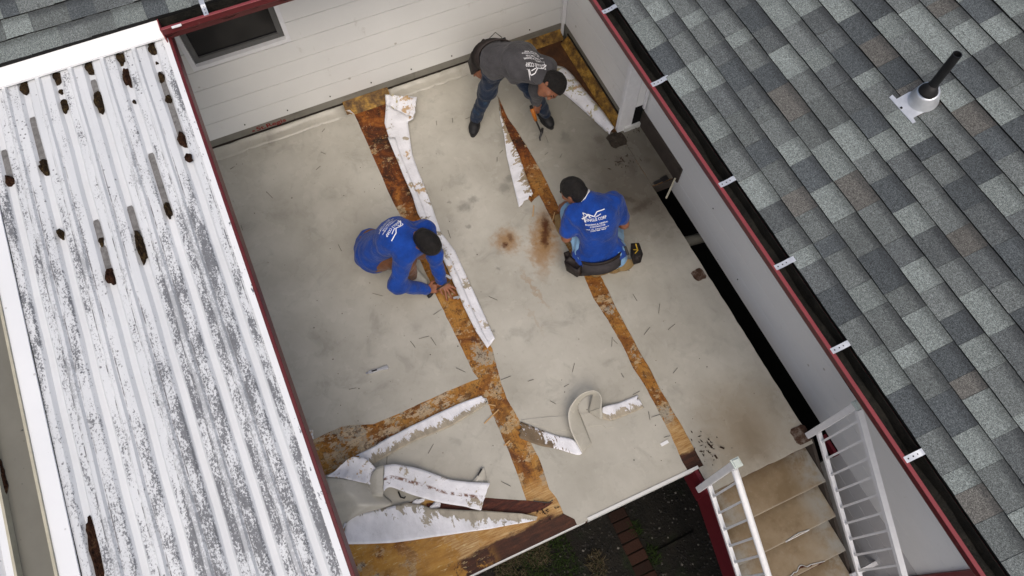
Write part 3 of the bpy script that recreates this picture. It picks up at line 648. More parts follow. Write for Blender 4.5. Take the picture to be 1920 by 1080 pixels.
# window
wf = bpy.data.objects.new("window", None); COL.objects.link(wf); wf.parent = wa; WL[wf.name] = np.array((XA, -.31, WZ0)); wf.location = Vector(WL[wf.name] - WL[wa.name])
def ring(name, y0, y1, z0, z1, wd, x0, x1, m):
    bm = bmesh.new(); bbox(bm, (x0, y0, z0), (x1, y0 + wd, z1)); bbox(bm, (x0, y1 - wd, z0), (x1, y1, z1)); bbox(bm, (x0, y0 + wd, z0), (x1, y1 - wd, z0 + wd)); bbox(bm, (x0, y0 + wd, z1 - wd), (x1, y1 - wd, z1)); return fin(name, bm, m, wf)
ring("frame", WY0, WY1, WZ0, WZ1, .036, XA - .05, XA + .016, M['trim'])
ring("sash", WY0 + .037, WY1 - .037, WZ0 + .037, WZ1 - .037, .045, XA - .05, XA - .022, M['mesh_frame'])
box("pane", (XA - .048, WY0 + .083, WZ0 + .083), (XA - .040, WY1 - .083, WZ1 - .083), M['pane'], wf)

# =================================================================== WALL BESIDE THE DECK
wb = thing("side_wall", (-2.2, YB, -.1), "pale side wall under the long red gutter with an alcove and a black gap below", "wall")
X0, X1, X2, X3, YW = -4.8, -3.47, -2.775, .945, 2.885
for i in range(9):
    z = SB + i * EX
    lap("siding_board", (X0 + .014, YB + .004), (X1 + .02, YB + .004), z, EX, (0, -1), M['siding_b'], wb)
# smooth main panels, set back from the deck's edge
for i in range(11):
    z = -.195 + i * EX; xl = X1 + .032 if z > -.1 else X2 + .002
    bm = bmesh.new(); bbox(bm, (xl, YW, z + .001), (X3, YW + .02, z + EX - .001)); fin("wall_panel", bm, M['siding_b'], wb)
bm = bmesh.new(); bbox(bm, (X0 - .006, YB + .008, -.02), (X1 + .02, YB + .14, 2.2)); fin("wall_core", bm, M['backing'], wb)
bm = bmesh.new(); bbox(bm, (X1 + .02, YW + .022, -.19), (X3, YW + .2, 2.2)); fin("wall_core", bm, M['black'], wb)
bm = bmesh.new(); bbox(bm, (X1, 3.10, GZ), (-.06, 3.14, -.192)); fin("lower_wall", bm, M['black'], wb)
box("alcove_baseboard", (X1 + .03, 2.868, .0), (X2 + .06, 2.884, .205), M['brownboard'], wb)
# the two return faces of the alcove
box("alcove_return", (X1 + .0205, YB + .06, .30), (X1 + .030, YW - .001, 2.0), M['siding_b'], wb)
box("alcove_opening", (X1 + .0205, YB + .06, .05), (X1 + .026, 2.867, .299), M['black'], wb)
box("alcove_sill", (X1 + .0205, YB - .02, -.008), (X1 + .05, 2.866, .05), M['trim_old'], wb)
box("corner_trim", (X1 + .034, 2.850, .27), (X1 + .060, 2.8665, 2.0), M['trim'], wb)
# corner post by the alcove and the strip in the inner corner
bm = bmesh.new(); bbox(bm, (X1 - .02, YB - .085, .0), (X1 + .02, YB - .002, 2.0)); bbox(bm, (X1 + .0202, YB - .085, .0), (X1 + .030, YB + .058, 2.0)); fin("corner_post", bm, M['trim'], wb, bevel=.003)
bm = bmesh.new(); q = [(XA + .013, YB - .05), (XA + .045, YB - .05), (XA + .045, YB - .012), (XA + .013, YB - .012)]
prism(bm, q, .16, 2.0); prism(bm, [(XA + .016, YB - .045), (XA + .04, YB - .045), (XA + .04, YB - .02), (XA + .016, YB - .02)], .0, .16); fin("inner_corner_trim", bm, M['trim'], wb)
box("backing_board", (X0, YB + .002, .0), (X1 - .022, YB + .007, SB + .03), M['backing'], wb)
box("sealant_joint", (X0 + .1, YB - .012, .060), (X1 - .03, YB + .001, .078), M['tar'], wb)
# the wall runs on down beside the stairs
for i in range(13):
    z = -.195 - (i + 1) * EX
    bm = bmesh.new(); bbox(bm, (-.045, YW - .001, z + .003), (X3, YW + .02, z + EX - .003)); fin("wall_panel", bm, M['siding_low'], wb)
box("wall_core", (-.04, YW + .0215, -2.6), (X3, YW + .15, -.20), M['backing'], wb)
box("red_ledger", (-.22, YW - .03, -.28), (-.035, YW - .003, -.21), M['red_board'], wb)
box("red_corner_board", (X3 + .001, YW - .02, GZ), (X3 + .09, YW + .05, 1.98), M['red_board'], wb)
bm = bmesh.new()
for (u, v) in ((1337, 391), (1383, 524), (1078, 61), (1115, 119), (1165, 196), (1063, 39)):
    p = PY(u, v, (YB if u < 1200 and v < 210 else YW) - .002); obox(bm, p, (.005, 0, 0), (0, .002, 0), (0, 0, .005))
fin("screws", bm, M['hole'], wb)

# =================================================================== ROOFS
PITCH = math.radians(18.43); CP, SP = math.cos(PITCH), math.sin(PITCH)
EYE, ZE = 2.152, 2.0                       # eave of the roof beside the deck
EXA = -4.262                               # eave of the roof above the window wall
unit = bpy.data.meshes.new("shingle")      # one tab: unit wide, unit long, thick at the butt
def tabmesh(name, j):
    rr2 = random.Random(j); o = [rr2.uniform(-.009, .009) for _ in range(4)]
    V = [(0, 0, 0), (1, o[0], 0), (1, 1, 0), (0, 1, 0), (.0, 0, 1), (.5, o[1], 1), (1, o[0], 1), (1, 1, .30), (0, 1, .30)]
    F = [(4, 5, 6, 7, 8), (0, 1, 6, 5, 4), (1, 2, 7, 6), (0, 4, 8, 3), (2, 3, 8, 7)]
    me = bpy.data.meshes.new(name); me.from_pydata(V, [], F); me.update(); me.materials.append(SH[0]); me.materials.append(M['felt']); me.polygons[1].material_index = 1; return me
TABS = [tabmesh("shingle", j) for j in range(6)]
def shingle_roof(name, label, org, along, upd, nrmv, a0, a1, nrow, keep, clip=None, seed=1, maxn=298):
    """org: eave point, along: unit along the eave, upd: unit up the slope"""
    org, along, upd, nv = (np.array(t, float) for t in (org, along, upd, nrmv))
    root = thing(name, tuple(org + along * (a0 + a1) / 2), label, "roof")
    rr2 = random.Random(seed); EXPO = .143; inst, rest = [], []
    for r in range(nrow):
        a = a0 - rr2.uniform(0, .2); prevm = -1
        while a < a1:
            wd = rr2.choice((.10, .145, .165, .18, .20, .215, .235)); s0 = r * EXPO
            c = org + along * (a + wd / 2) + upd * (s0 + EXPO / 2)
            mi = rr2.choices(range(5), SHW)[0]
            if mi == prevm and rr2.random() < .5: mi = (mi + 1) % 5
            prevm = mi
            th = .0095 if rr2.random() < .5 else .0135
            it = (a, wd, s0 - rr2.uniform(0, .0015), mi, th, rr2.randrange(6))
            if clip is None or clip(c):
                u, v = proj(c)
                (inst if keep(u, v) else rest).append((abs(u - 960) + abs(v - 540), it))
            a += wd
    inst.sort(key=lambda t: t[0]); rest += inst[maxn:]; inst = inst[:maxn]
    B = np.stack([along, upd, nv], 1)
    right = np.linalg.det(B) > 0
    for _, (a, wd, s0, mi, th, j) in inst:
        o = bpy.data.objects.new("shingle", TABS[j]); COL.objects.link(o); o.parent = root
        p = org + along * (a + .0008) + upd * s0 + nv * .006
        if right: m = np.stack([along * (wd - .0016), upd * (.143 + .045), nv * th], 1)
        else: m = np.stack([along * (wd - .0016), upd * (.143 + .045), nv * th], 1)
        mm = Matrix.Identity(4)
        # tilt: butt high, head tucked under the next course
        for i in range(3):
            for q in range(3): mm[i][q] = m[i, q]
            mm[i][3] = p[i] - WL[root.name][i]
        tl = -(.011) / .188
        for i in range(3): mm[i][1] += nv[i] * tl * .188
        for i in range(3): mm[i][3] += nv[i] * .0055
        o.matrix_basis = mm; WL[o.name] = np.zeros(3)
        o.material_slots[0].link = 'OBJECT'; o.material_slots[0].material = SH[mi]
    V, F, MI = [], [], []
    for _, (a, wd, s0, mi, th, j) in rest:
        k0 = len(V)
        for v in TABS[j].vertices:
            x, y, z = v.co; V.append(org + along * (a + x * (wd - .0016)) + upd * (s0 + y * .188) + nv * (.0115 + z * th - y * .011))
        for f in TABS[j].polygons: F.append(tuple(i + k0 for i in f.vertices)); MI.append(5 if f.material_index else mi)
    if V:
        o = raw("outer_shingles", V, F, SH + [M['felt']], root, mi=MI); o["kind"] = "stuff"
    L = nrow * EXPO + .05
    V = [org + along * a0, org + along * a1, org + along * a1 + upd * L, org + along * a0 + upd * L]; V = V + [p - nv * .03 for p in V]
    raw("roof_felt", [p + nv * .002 for p in V[:4]] + V[4:], [(0,1,2,3), (7,6,5,4), (0,4,5,1), (1,5,6,2), (2,6,7,3), (3,7,4,0)], M['felt'], root)
    return root
onscreen = lambda u, v: -25 < u < 1945 and -25 < v < 1105
valley = lambda c: (c[1] - EYE) > (EXA - c[0]) * 1.0 - .02
shingle_roof("shingle_roof", "large grey shingle roof on the right sloping up from the long red gutter", (0, EYE, ZE), (1, 0, 0), (0, CP, SP), (0, -SP, CP), -4.6, 2.2, 17, onscreen, valley, 11)
shingle_roof("shingle_roof", "strip of grey shingle roof at the upper left behind the white metal roof", (EXA, 0, ZE), (0, 1, 0), (-CP, 0, SP), (SP, 0, CP), -3.0, 2.1, 7, onscreen, lambda c: (EXA - c[0]) > (c[1] - EYE) - .02, 23)

# gutters
def gutter(name, label, a, b, out, zt=1.995, wd=.098, dep=.115, origin=None, cap=()):
    """a, b: ends of the back edge at roof side; out: outward unit"""
    a, b, out = (np.array(t, float) for t in (a, b, out))
    g = thing(name, tuple((a + b) / 2 + np.array([0, 0, -dep])), label, "gutter")
    Z = np.array([0, 0, 1.0]); d = nrm(b - a)
    prof = [(-.004, .0), (-.004, -dep), (wd * .62, -dep), (wd * .80, -dep * .55), (wd, -dep * .38), (wd, 0), ]
    V, F = [], []
    th = .003
    pts = [(x, z) for x, z in prof] + [(x - th if i > 2 else x + (th if i < 2 else -th), z + (th if i in (1, 2, 3) else 0)) for i, (x, z) in list(enumerate(prof))[::-1]]
    n = len(pts)
    for e in (a, b):
        for x, z in pts: V.append(e + out * x + Z * (zt + z))
    for i in range(n): F.append((i, (i+1) % n, n + (i+1) % n, n + i))
    bm = bmesh.new(); vs = [bm.verts.new(v) for v in V]
    for i, f in enumerate(F): bm.faces.new([vs[q] for q in f]).material_index = 1 if i > 5 or i == 0 else 0
    fin("trough", bm, [M['red'], M['muck']], g)
    bm = bmesh.new(); q = (a + b) / 2 + out * (wd - .004) + Z * (zt + .0035); obox(bm, q, (b - a) / 2, out * .011, Z * .0035); fin("lip", bm, M['red_lip'], g, bevel=.0015)
    # muck lying in the trough
    n = 90; V, F = [], []; r2 = np.random.default_rng(9)
    for i in range(n + 1):
        p = a + (b - a) * i / n
        for j in range(5):
            x = th + (wd * .78 - th) * j / 4; V.append(p + out * x + Z * (zt - dep + .040 + .016 * math.sin(i * .7 + j) * math.sin(i * .23 + j * 2) + r2.uniform(0, .010)))
    for i in range(n):
        for j in range(4): F.append((i*5+j, (i+1)*5+j, (i+1)*5+j+1, i*5+j+1))
    o = raw("muck", V, F, M['muck'], g, True); o["kind"] = "stuff"
    return g, zt
def hanger(g, p, out, d, wd=.098, zt=1.995):
    """perforated strap from the lip to the roof edge"""
    p, out, d = (np.array(t, float) for t in (p, out, d)); Z = np.array([0, 0, 1.0]); w = .016
    prof = [(wd - .002, .008), (wd * .62, .011), (wd * .34, .016), (wd * .12, .026), (-.03, .030)]
    V, F = [], []
    for x, z in prof:
        for s, t in ((-1, 0), (1, 0), (1, -.0022), (-1, -.0022)): V.append(p + out * x + d * w * s + Z * (zt + z + t))
    for i in range(len(prof) - 1):
        k = i * 4
        for j in range(4): F.append((k + j, k + (j+1) % 4, k + 4 + (j+1) % 4, k + 4 + j))
    F += [(3, 2, 1, 0), (16, 17, 18, 19)]
    h = raw("gutter_strap", V, F, M['galv'], g, origin=p + Z * zt)
    bm = bmesh.new()
    for x, z in ((wd * .80, .0100), (wd * .52, .0130), (wd * .28, .0185)):
        c = p + out * x + Z * (zt + z); ring_ = [bm.verts.new(c + out * .0042 * math.cos(t) + d * .0042 * math.sin(t) + Z * .0010) for t in [k * math.pi / 4 for k in range(8)]]; bm.faces.new(ring_)
    fin("strap_hole", bm, M['hole'], h)
gB, _ = gutter("gutter", "long red gutter full of black muck along the right roof edge", (-4.16, EYE - .012, 0), (2.2, EYE - .012, 0), (0, -1, 0))
for (u, v) in ((1139, 20), (1234, 155), (1361, 343), (1466, 497), (1572, 653), (1711, 856)):
    x = P(u, v, 2.003)[0]; hanger(gB, (x, EYE - .012, 0), (0, -1, 0), (1, 0, 0))
gA, _ = gutter("gutter", "short red gutter above the dark window at the top left", (EXA + .012, -.672, 0), (EXA + .012, 2.05, 0), (1, 0, 0))
for (u, v) in ((384, 19),):
    y = P(u, v, 2.003)[1]; hanger(gA, (EXA + .012, y, 0), (1, 0, 0), (0, 1, 0))
hanger(gA, (EXA + .012, .75, 0), (1, 0, 0), (0, 1, 0))
bm = bmesh.new(); bbox(bm, (EXA + .009, -.680, 1.88), (EXA + .115, -.673, 2.003)); fin("end_cap", bm, M['red_lip'], gA)
bm = bmesh.new(); obox(bm, P(331, 49, 2.003), (.007, .0, 0), (.0, .032, 0), (0, 0, .0045)); fin("paint_scrape", bm, M['trim'], gA)
# soffits and fascias behind the gutters
sf = thing("eave_soffit", (-2.0, 2.5, 1.86), "dark eave boards behind the long red gutter", "soffit")
box("fascia", (-4.2, EYE + .006, 1.85), (2.2, EYE + .03, 1.95), M['red_board'], sf); box("soffit_board", (-4.8, EYE + .031, 1.85), (2.2, 3.0, 1.87), M['siding_b'], sf)
sf = thing("eave_soffit", (-4.5, .7, 1.86), "dark eave boards above the window wall", "soffit")
box("fascia", (EXA - .03, -2.9, 1.85), (EXA - .012, 2.1, 1.975), M['red_board'], sf); box("soffit_board", (-5.0, -2.9, 1.85), (EXA - .031, 2.1, 1.869), M['siding_b'], sf)

# vent pipe
nB = np.array([0, -SP, CP]); uB = np.array([0, CP, SP]); xB = np.array([1.0, 0, 0])
roofp = lambda u, v, off=.016: PPL(u, v, np.array([0, EYE, ZE]) + nB * off, nB)
vb = roofp(1738, 186)
vp = thing("vent_pipe", tuple(vb), "black vent pipe in a pale metal flashing on the right shingle roof", "vent pipe")
q = [roofp(*t, .020) for t in ((1667, 183), (1673, 178), (1681, 186), (1704, 173), (1722, 168), (1752, 199), (1748, 203), (1712, 221), (1717, 229), (1711, 232))]
bm = bmesh.new(); up = [bm.verts.new(p + nB * .003) for p in q]; dn = [bm.verts.new(p - nB * .002) for p in q]
fa = [bm.faces.new(up), bm.faces.new(dn[::-1])]
for i in range(len(q)): bm.faces.new((dn[i], dn[(i+1) % len(q)], up[(i+1) % len(q)], up[i]))
bmesh.ops.triangulate(bm, faces=fa); fin("flashing_plate", bm, M['galv'], vp)
cz = roofp(1731, 187, .02)
bm = bmesh.new(); prev = None
for (h, r, e) in ((.0, .080, 0), (.03, .072, 0), (.065, .060, .0), (.075, .056, 0)):
    c = cz + nB * h * .55 + np.array([0, 0, h * .55]); ringv = [bm.verts.new(c + xB * r * math.cos(a) + uB * r * math.sin(a)) for a in [2 * math.pi * k / 28 for k in range(28)]]
    if prev:
        for k2 in range(28): bm.faces.new((prev[k2], prev[(k2+1) % 28], ringv[(k2+1) % 28], ringv[k2]))
    prev = ringv
bm.faces.new(prev); fin("flashing_cone", bm, M['galv'], vp, smooth=True)
c1 = cz + nB * .045 + np.array([0, 0, .045])
bm = bmesh.new(); tube(bm, [c1 - (0, 0, .015), c1 + (0, 0, .0), c1 + (0, 0, .018), c1 + (0, 0, .042)], [.053, .050, .036, .028], 20); fin("rubber_collar", bm, M['rubber'], vp, smooth=True)
tip_target = (1798, 101)
best = min((abs(proj(c1 + np.array([0, 0, h]))[1] - tip_target[1]), h) for h in np.linspace(.1, .9, 161)); HT = best[1]
tp = c1 + np.array([0, 0, HT]); 
bm = bmesh.new(); n = 18
def rg(c, r): return [bm.verts.new(c + np.array([math.cos(a), math.sin(a), 0]) * r) for a in [2 * math.pi * k / n for k in range(n)]]
A_, B_, C_, D_ = rg(c1 + (0, 0, .04), .0245), rg(tp, .0245), rg(tp, .0195), rg(tp - (0, 0, .25), .0195)
for r1, r2 in ((A_, B_), (B_, C_), (C_, D_)):
    for k2 in range(n): bm.faces.new((r1[k2], r1[(k2+1) % n], r2[(k2+1) % n], r2[k2]))
fin("pipe", bm, M['pipe'], vp, smooth=False)
bm = bmesh.new(); obox(bm, roofp(1690, 202, .026), xB * .006, uB * .005, nB * .002); fin("nail_head", bm, M['hole'], vp)

# =================================================================== WHITE METAL ROOF
SLP = .083
zr = lambda x: 1.87 - SLP * (x + 4.30)
nM = nrm((SLP, 0, 1.0)); pM = np.array([-4.30, 0, 1.87])
MP = lambda u, v, off=0.0: PPL(u, v, pM + nM * off, nM)
mr = thing("metal_roof", (-2.0, -1.4, 1.6), "low white ribbed metal roof blotched with black mildew on the left", "roof")
XM0, XM1 = -4.36, 1.3
def panel(y0, y1, name="ribbed_panel", ph=.79):
    prof = []
    PRD = .2075
    k = math.floor((y0 + ph) / PRD) - 1
    while True:
        yv = -ph + k * PRD
        if yv > y1 + .05: break
        # washed channel, steep side, bay, raised bead, bay, side
        for dy, z in ((-.017, 0), (.017, 0), (.033, .023), (.076, .026), (.087, .041), (.107, .042), (.118, .026), (.172, .023)):
            if y0 <= yv + dy <= y1: prof.append((yv + dy, z))
        k += 1
    prof = [(y0, .023)] + prof + [(y1, .023)]
    nx = 44; V, F = [], []; m = len(prof); r2 = np.random.default_rng(3)
    for i in range(nx + 1):
        x = XM0 + (XM1 - XM0) * i / nx
        for (y, z) in prof: V.append((x, y + .0015 * math.sin(i * 1.3), zr(x) + z + .0012 * math.sin(i * .9 + y * 9)))
    for i in range(nx):
        for j in range(m - 1): F.append((i*m+j, (i+1)*m+j, (i+1)*m+j+1, i*m+j+1))
    o = raw(name, V, F, M['metalroof'], mr); md = o.modifiers.new("t", 'SOLIDIFY'); md.thickness = .0015; md.offset = -1
    return o
panel(-1.268, -.705); panel(-1.905, -1.2672)
def long(name, y0, y1, z0, z1, m, parent=mr, x0=XM0, x1=XM1, bev=0.0):
    V = [(x, y, zr(x) + z) for x in (x0, x1) for (y, z) in ((y0, z0), (y1, z0), (y1, z1), (y0, z1))]
    return raw(name, V, [(0,3,2,1), (4,5,6,7), (0,1,5,4), (1,2,6,5), (2,3,7,6), (3,0,4,7)], m, parent)
long("side_flange", -.704, -.668, .026, .034, M['flange'])
long("red_fascia", -.667, -.648, -.10, .026, M['red_board'])
long("red_fascia_lip", -.672, -.651, .0265, .031, M['red'])
long("white_flange", -2.00, -1.906, .030, .040, M['flash'])
vg = thing("valley_gutter", (-1.5, -2.1, 1.6), "straight grey green channel with cream lips between two white metal roofs", "gutter")
long("channel_floor", -2.185, -2.015, -.012, -.002, M['lining'], vg); long("lip", -2.0145, -2.001, -.012, .052, M['cream'], vg); long("lip", -2.199, -2.1855, -.012, .046, M['cream'], vg)
a0, a1 = np.array([-4.268, 0, 1.982]), np.array([-4.185, 0, zr(-4.185) + .052]); dd = nrm(a1 - a0); nn = nrm(np.cross(dd, (0, 1, 0)))
if nn[2] < 0: nn = -nn
bm = bmesh.new(); obox(bm, (a0 + a1) / 2 + np.array([0, -1.47, 0]), (a1 - a0) / 2, (0, .785, 0), nn * .002); obox(bm, a1 + np.array([.002, -1.47, -.006]), (.002, 0, 0), (0, .785, 0), (0, 0, .006)); fin("head_flashing", bm, M['flash'], mr)
# second white roof beyond the channel
m2 = thing("metal_roof", (-1.0, -2.5, 1.6), "edge of a second white metal roof at the left border beyond the channel", "roof")
long("flange", -2.24, -2.20, .028, .036, M['flash'], m2)
_mr = mr; mr = m2; panel(-2.83, -2.241); mr = _mr
# what carries the metal roofs
for i, (x, y) in enumerate(((.9, -.75), (.9, -2.1))):
    o = box("roof_post", (x - .05, y - .05, GZ), (x + .05, y + .05, zr(x) - .105), M['trim_old'], None)
    WL[o.name] = np.zeros(3); tag(o, ("white square post under the outer corner of the white metal roof", "white square post under the channel between the metal roofs")[i], "post", "posts under the metal roofs")
o = box("roof_beam", (.85, -2.85, zr(.95) - .104), (.95, -.68, zr(.95) - .012), M['trim_old']); tag(o, "white beam under the low end of the white metal roof", "beam")
# clumps of moss and needles caught in the channels
def blob(bm, c, rx, ry, rz, seed, n=14, mth=7):
    r2 = random.Random(seed); ph = [r2.uniform(0, 6.28) for _ in range(6)]; R = []
    for i in range(mth):
        t = i / (mth - 1) * math.pi / 2; ring_ = []
        for j in range(n):
            a = 2 * math.pi * j / n; w = 1 + .16 * math.sin(3 * a + ph[0]) + .12 * math.sin(5 * a + ph[1]) + .10 * math.sin(2 * a + ph[2] + t * 3) + r2.uniform(-.08, .08)
            s = math.cos(t) * w if i < mth - 1 else .02
            ring_.append(bm.verts.new(np.array(c) + np.array([rx * s * math.cos(a), ry * s * math.sin(a), rz * math.sin(t) * (1 + r2.uniform(-.18, .18)) - SLP * rx * s * math.cos(a)])))
        R.append(ring_)
    for A2, B2 in zip(R, R[1:]):
        for j in range(n): bm.faces.new((A2[j], A2[(j+1) % n], B2[(j+1) % n], B2[j]))
    bm.faces.new(R[-1])
MOSS = [  # u, v, half length x, half width y, height, brown?, dirt streak above (length), label
 (119, 203, .048, .022, .03, 0, .0, "short dark moss clump second channel, near the flashing"),
 (177, 198, .070, .030, .04, 0, .16, "thick two-part dark moss clump in the third channel below the flashing"),
 (237, 150, .070, .024, .03, 1, .0, "long smooth brown moss clump with a pale leaf near the flashing"),
 (303, 146, .042, .019, .03, 0, .0, "small oval dark clump beside the red edge near the flashing"),
 (315, 188, .032, .020, .03, 0, .22, "round dark clump below the small oval one near the red edge"),
 (339, 266, .048, .028, .04, 1, .30, "reddish dark clump at the end of a long grey streak by the red edge"),
 (359, 303, .030, .022, .04, 1, .0, "loose reddish clump lying against the white flange of the metal roof"),
 (75, 320, .050, .026, .04, 0, .38, "dark clump at the lower end of a grey streak on the left of the roof"),
 (10, 344, .040, .026, .04, 1, .22, "dark reddish clump at the left picture edge"),
 (107, 443, .036, .018, .04, 0, .0, "small knobbly dark clump alone in a clean white channel"),
 (186, 455, .030, .016, .015, 0, .14, "flat grey dirt patch ending in a short dark clump"),
 (258, 472, .100, .026, .045, 0, .26, "largest oblong moss clump, dark green brown, in the middle of the roof"),
 (199, 526, .046, .028, .05, 1, .20, "rusty brown clump at the foot of a short dark streak, mid roof"),
 (310, 400, .050, .020, .04, 0, .42, "dark clump below the longest grey streak near the middle of the roof"),
 (171, 1046, .16, .026, .025, 1, .0, "long brown black clump at the bottom picture edge"),
 (4, 905, .10, .022, .02, 1, .0, "brown strip of debris left of the grey channel"),
 (113, 174, .018, .014, .02, 0, .0, "tiny dark clump just below the second pocket of the flashing"),
 (247, 194, .014, .011, .02, 0, .0, "tiny dark spot of moss below the long brown clump"),
 (295, 119, .010, .009, .015, 0, .0, "tiny moss dot nearest the top right corner of the metal roof"),
]
for i, (u, v, lx, ly, h, br, st, lab) in enumerate(MOSS):
    p = MP(u, v, .003); 
    kk = round((p[1] + .79) / .2075); yv = -.79 + kk * .2075
    if abs(p[1] - yv) < .045 and u != 359: p[1] = yv
    elif u == 359: p[2] += .03
    bm = bmesh.new(); blob(bm, p, lx, ly, h, 50 + i)
    if lx > .045: blob(bm, p + np.array([-lx * .75, .004, SLP * lx * .75]), lx * .55, ly * .8, h * .8, 90 + i)
    o = fin("moss_or_shade_clump", bm, M['mossbrown' if br else 'moss'], None, origin=tuple(p)); tag(o, lab, "moss", "moss clumps caught in the roof channels")
    if st:
        x0, x1 = p[0] - lx * .6 - st, p[0] - lx * .3; V = []
        for x, wd in ((x0, .013), (x0 + .02, .0185), ((x0 + x1) / 2, .0185), (x1, .0185)): V += [(x, yv - wd, zr(x) + .0032), (x, yv + wd, zr(x) + .0032)]
        V2 = V + [(a, b, c - .0025) for a, b, c in V]
        F = [(2*j, 2*j+1, 2*j+3, 2*j+2) for j in range(3)] + [(0, 8, 9, 1)] + [(2*j, 2*j+2, 2*j+10, 2*j+8) for j in range(3)] + [(2*j+1, 2*j+9, 2*j+11, 2*j+3) for j in range(3)]
        raw("dirt_streak", V2, F, M['streak'], o)
for i, (u, v) in enumerate(((42, 166), (103, 149), (163, 131), (221, 113), (285, 92))):  # dark lumps standing for the shade in the pockets under the flashing
    p = MP(u, v, .003); kk = round((p[1] + .79) / .2075); p[1] = -.79 + kk * .2075; p[0] = -4.165
    bm = bmesh.new(); blob(bm, p, .055, .030, .02, 70 + i); o = fin("moss_or_shade_clump", bm, M['moss'], None, origin=tuple(p))
    tag(o, ("dark lump for the shade in the leftmost pocket under the white flashing", "dark lump for the shade in the second pocket from the left under the white flashing", "dark lump for the shade in the middle pocket under the white flashing", "dark lump for the shade in the second pocket from the right under the white flashing", "dark lump for the shade in the pocket under the flashing nearest the red gutter")[i], "moss", "moss clumps caught in the roof channels")

# =================================================================== STAIRS AND RAILINGS
RISE, RUN, YL = .18, .262, 1.745
M['riser'] = plain("dark_riser", (.060, .042, .026), .7, .2, var=.3)  # riser colour darkened to draw the shadow line below each nosing
stairs = thing("deck_stairs", (.8, 2.2, GZ), "brown stained vinyl stairs going down from the deck corner", "stairs")
xt = XS
for i in range(1, 14):
    x0, x1, z = xt + (i - 1) * RUN, xt + i * RUN, -RISE * i
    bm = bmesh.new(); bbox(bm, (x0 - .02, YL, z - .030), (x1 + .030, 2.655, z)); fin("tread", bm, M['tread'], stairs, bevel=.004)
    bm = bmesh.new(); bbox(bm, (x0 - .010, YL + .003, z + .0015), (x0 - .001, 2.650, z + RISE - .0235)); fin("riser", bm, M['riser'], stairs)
V = []
def stringer(y0, y1, m, name, dz0=-.02, dep=.34):
    x1 = xt + 13 * RUN; z1 = -RISE * 13
    V = [(x, y, z) for y in (y0, y1) for (x, z) in ((xt - .03, dz0 + .02), (x1, z1 + dz0 + .02), (x1, max(GZ, z1 + dz0 - dep)), (xt - .03, dz0 - dep))]
    raw(name, V, [(0,1,2,3), (7,6,5,4), (0,4,5,1), (1,5,6,2), (2,6,7,3), (3,7,4,0)], m, stairs)
stringer(YL - .032, YL - .004, M['red_board'], "red_stringer"); stringer(2.659, 2.685, M['brownboard'], "inner_stringer", -.06)
# torn vinyl at two nosings
for i, (ya, yb, dp) in enumerate(((2.18, 2.40, .012), (2.02, 2.45, .05))):
    k = i + 2; x = xt + k * RUN + .0305; z = -RISE * k; r2 = random.Random(i); 
    e0, e1 = [], []
    for j in range(15):
        y = ya + (yb - ya) * j / 14; e0.append((x + .003, y, z - .002 - .01 * r2.random())); e1.append((x - dp * (1 - abs(j / 7 - 1)) * r2.uniform(.5, 1.2) - .004, y, z + .0018))
    ribbon("torn_nosing", e0, e1, (M['under_tan'] if i == 0 else M['rot'], M['tread']), stairs, n=30, m=3, thick=.0015, smooth_edges=False)
    ribbon("torn_edge", [(a[0] - .004, a[1], .003 + a[2]) for a in e1], [(a[0] + .004, a[1], a[2] + .006) for a in e1], (M['trim_old'], M['tread']), stairs, n=24, m=3, thick=.001, smooth_edges=False)
SLO = RISE / RUN
def railing(name, label, y, newel, zb, zt_, x0, first, nbal, hand_r, yo=0.0, round_=False, top_off=0.0):
    r = thing(name, (newel[0], y, zb), label, "railing", "white stair railings")
    bm = bmesh.new(); bbox(bm, (newel[0] - .024, y - .024, newel[1]), (newel[0] + .024, y + .024, newel[2])); fin("newel_post", bm, M['trim'], r, bevel=.003)
    bm = bmesh.new(); bbox(bm, (newel[0] - .032, y - .032, newel[2] + .001), (newel[0] + .032, y + .032, newel[2] + .012)); bbox(bm, (newel[0] - .022, y - .022, newel[2] + .0125), (newel[0] + .022, y + .022, newel[2] + .022)); fin("post_cap", bm, M['galvgreen'], r, bevel=.002)
    xa, xb = newel[0] + .03, newel[0] + 3.3
    tz = lambda x: zt_ - SLO * (x - newel[0]); bz = lambda x: zb - SLO * (x - newel[0])
    bm = bmesh.new()
    if round_: tube(bm, [(xa - .005, y, tz(xa)), (xa + .1, y, tz(xa + .1)), (xb, y, tz(xb))], hand_r, 14)
    else: bar(bm, (xa, y, tz(xa)), (xb, y, tz(xb)), hand_r * 2, hand_r * 1.5)
    fin("handrail", bm, M['trim'], r, smooth=round_)
    bm = bmesh.new(); bar(bm, (xa - .01, y, bz(xa)), (xb, y, bz(xb)), .034, .026); fin("bottom_rail", bm, M['trim'], r)
    for i in range(nbal):
        x = first + i * .118
        bm = bmesh.new(); bbox(bm, (x - .0075, y - .0075, bz(x) + .010), (x + .0075, y + .0075, tz(x) - hand_r * .6)); fin("baluster", bm, M['trim'], r)
    bm = bmesh.new(); bbox(bm, (xa - .012, y - .018, tz(xa) - .028), (xa + .004, y + .018, tz(xa) + .022)); fin("rail_bracket", bm, M['galv'], r)
    return r
M['galvgreen'] = plain("pale_green_cap", (.56, .62, .58), .45, .4)
railing("stair_railing", "white railing with round handrail on the outer left side of the stairs", 1.70, (-.255, -.13, .865), .155, .80, 0, -.155, 22, .024, round_=True)
railing("stair_railing", "white railing on the wall side of the stairs, beside the pale wall", 2.625, (-.255, .05, .90), .235, .90, 0, -.165, 22, .022)
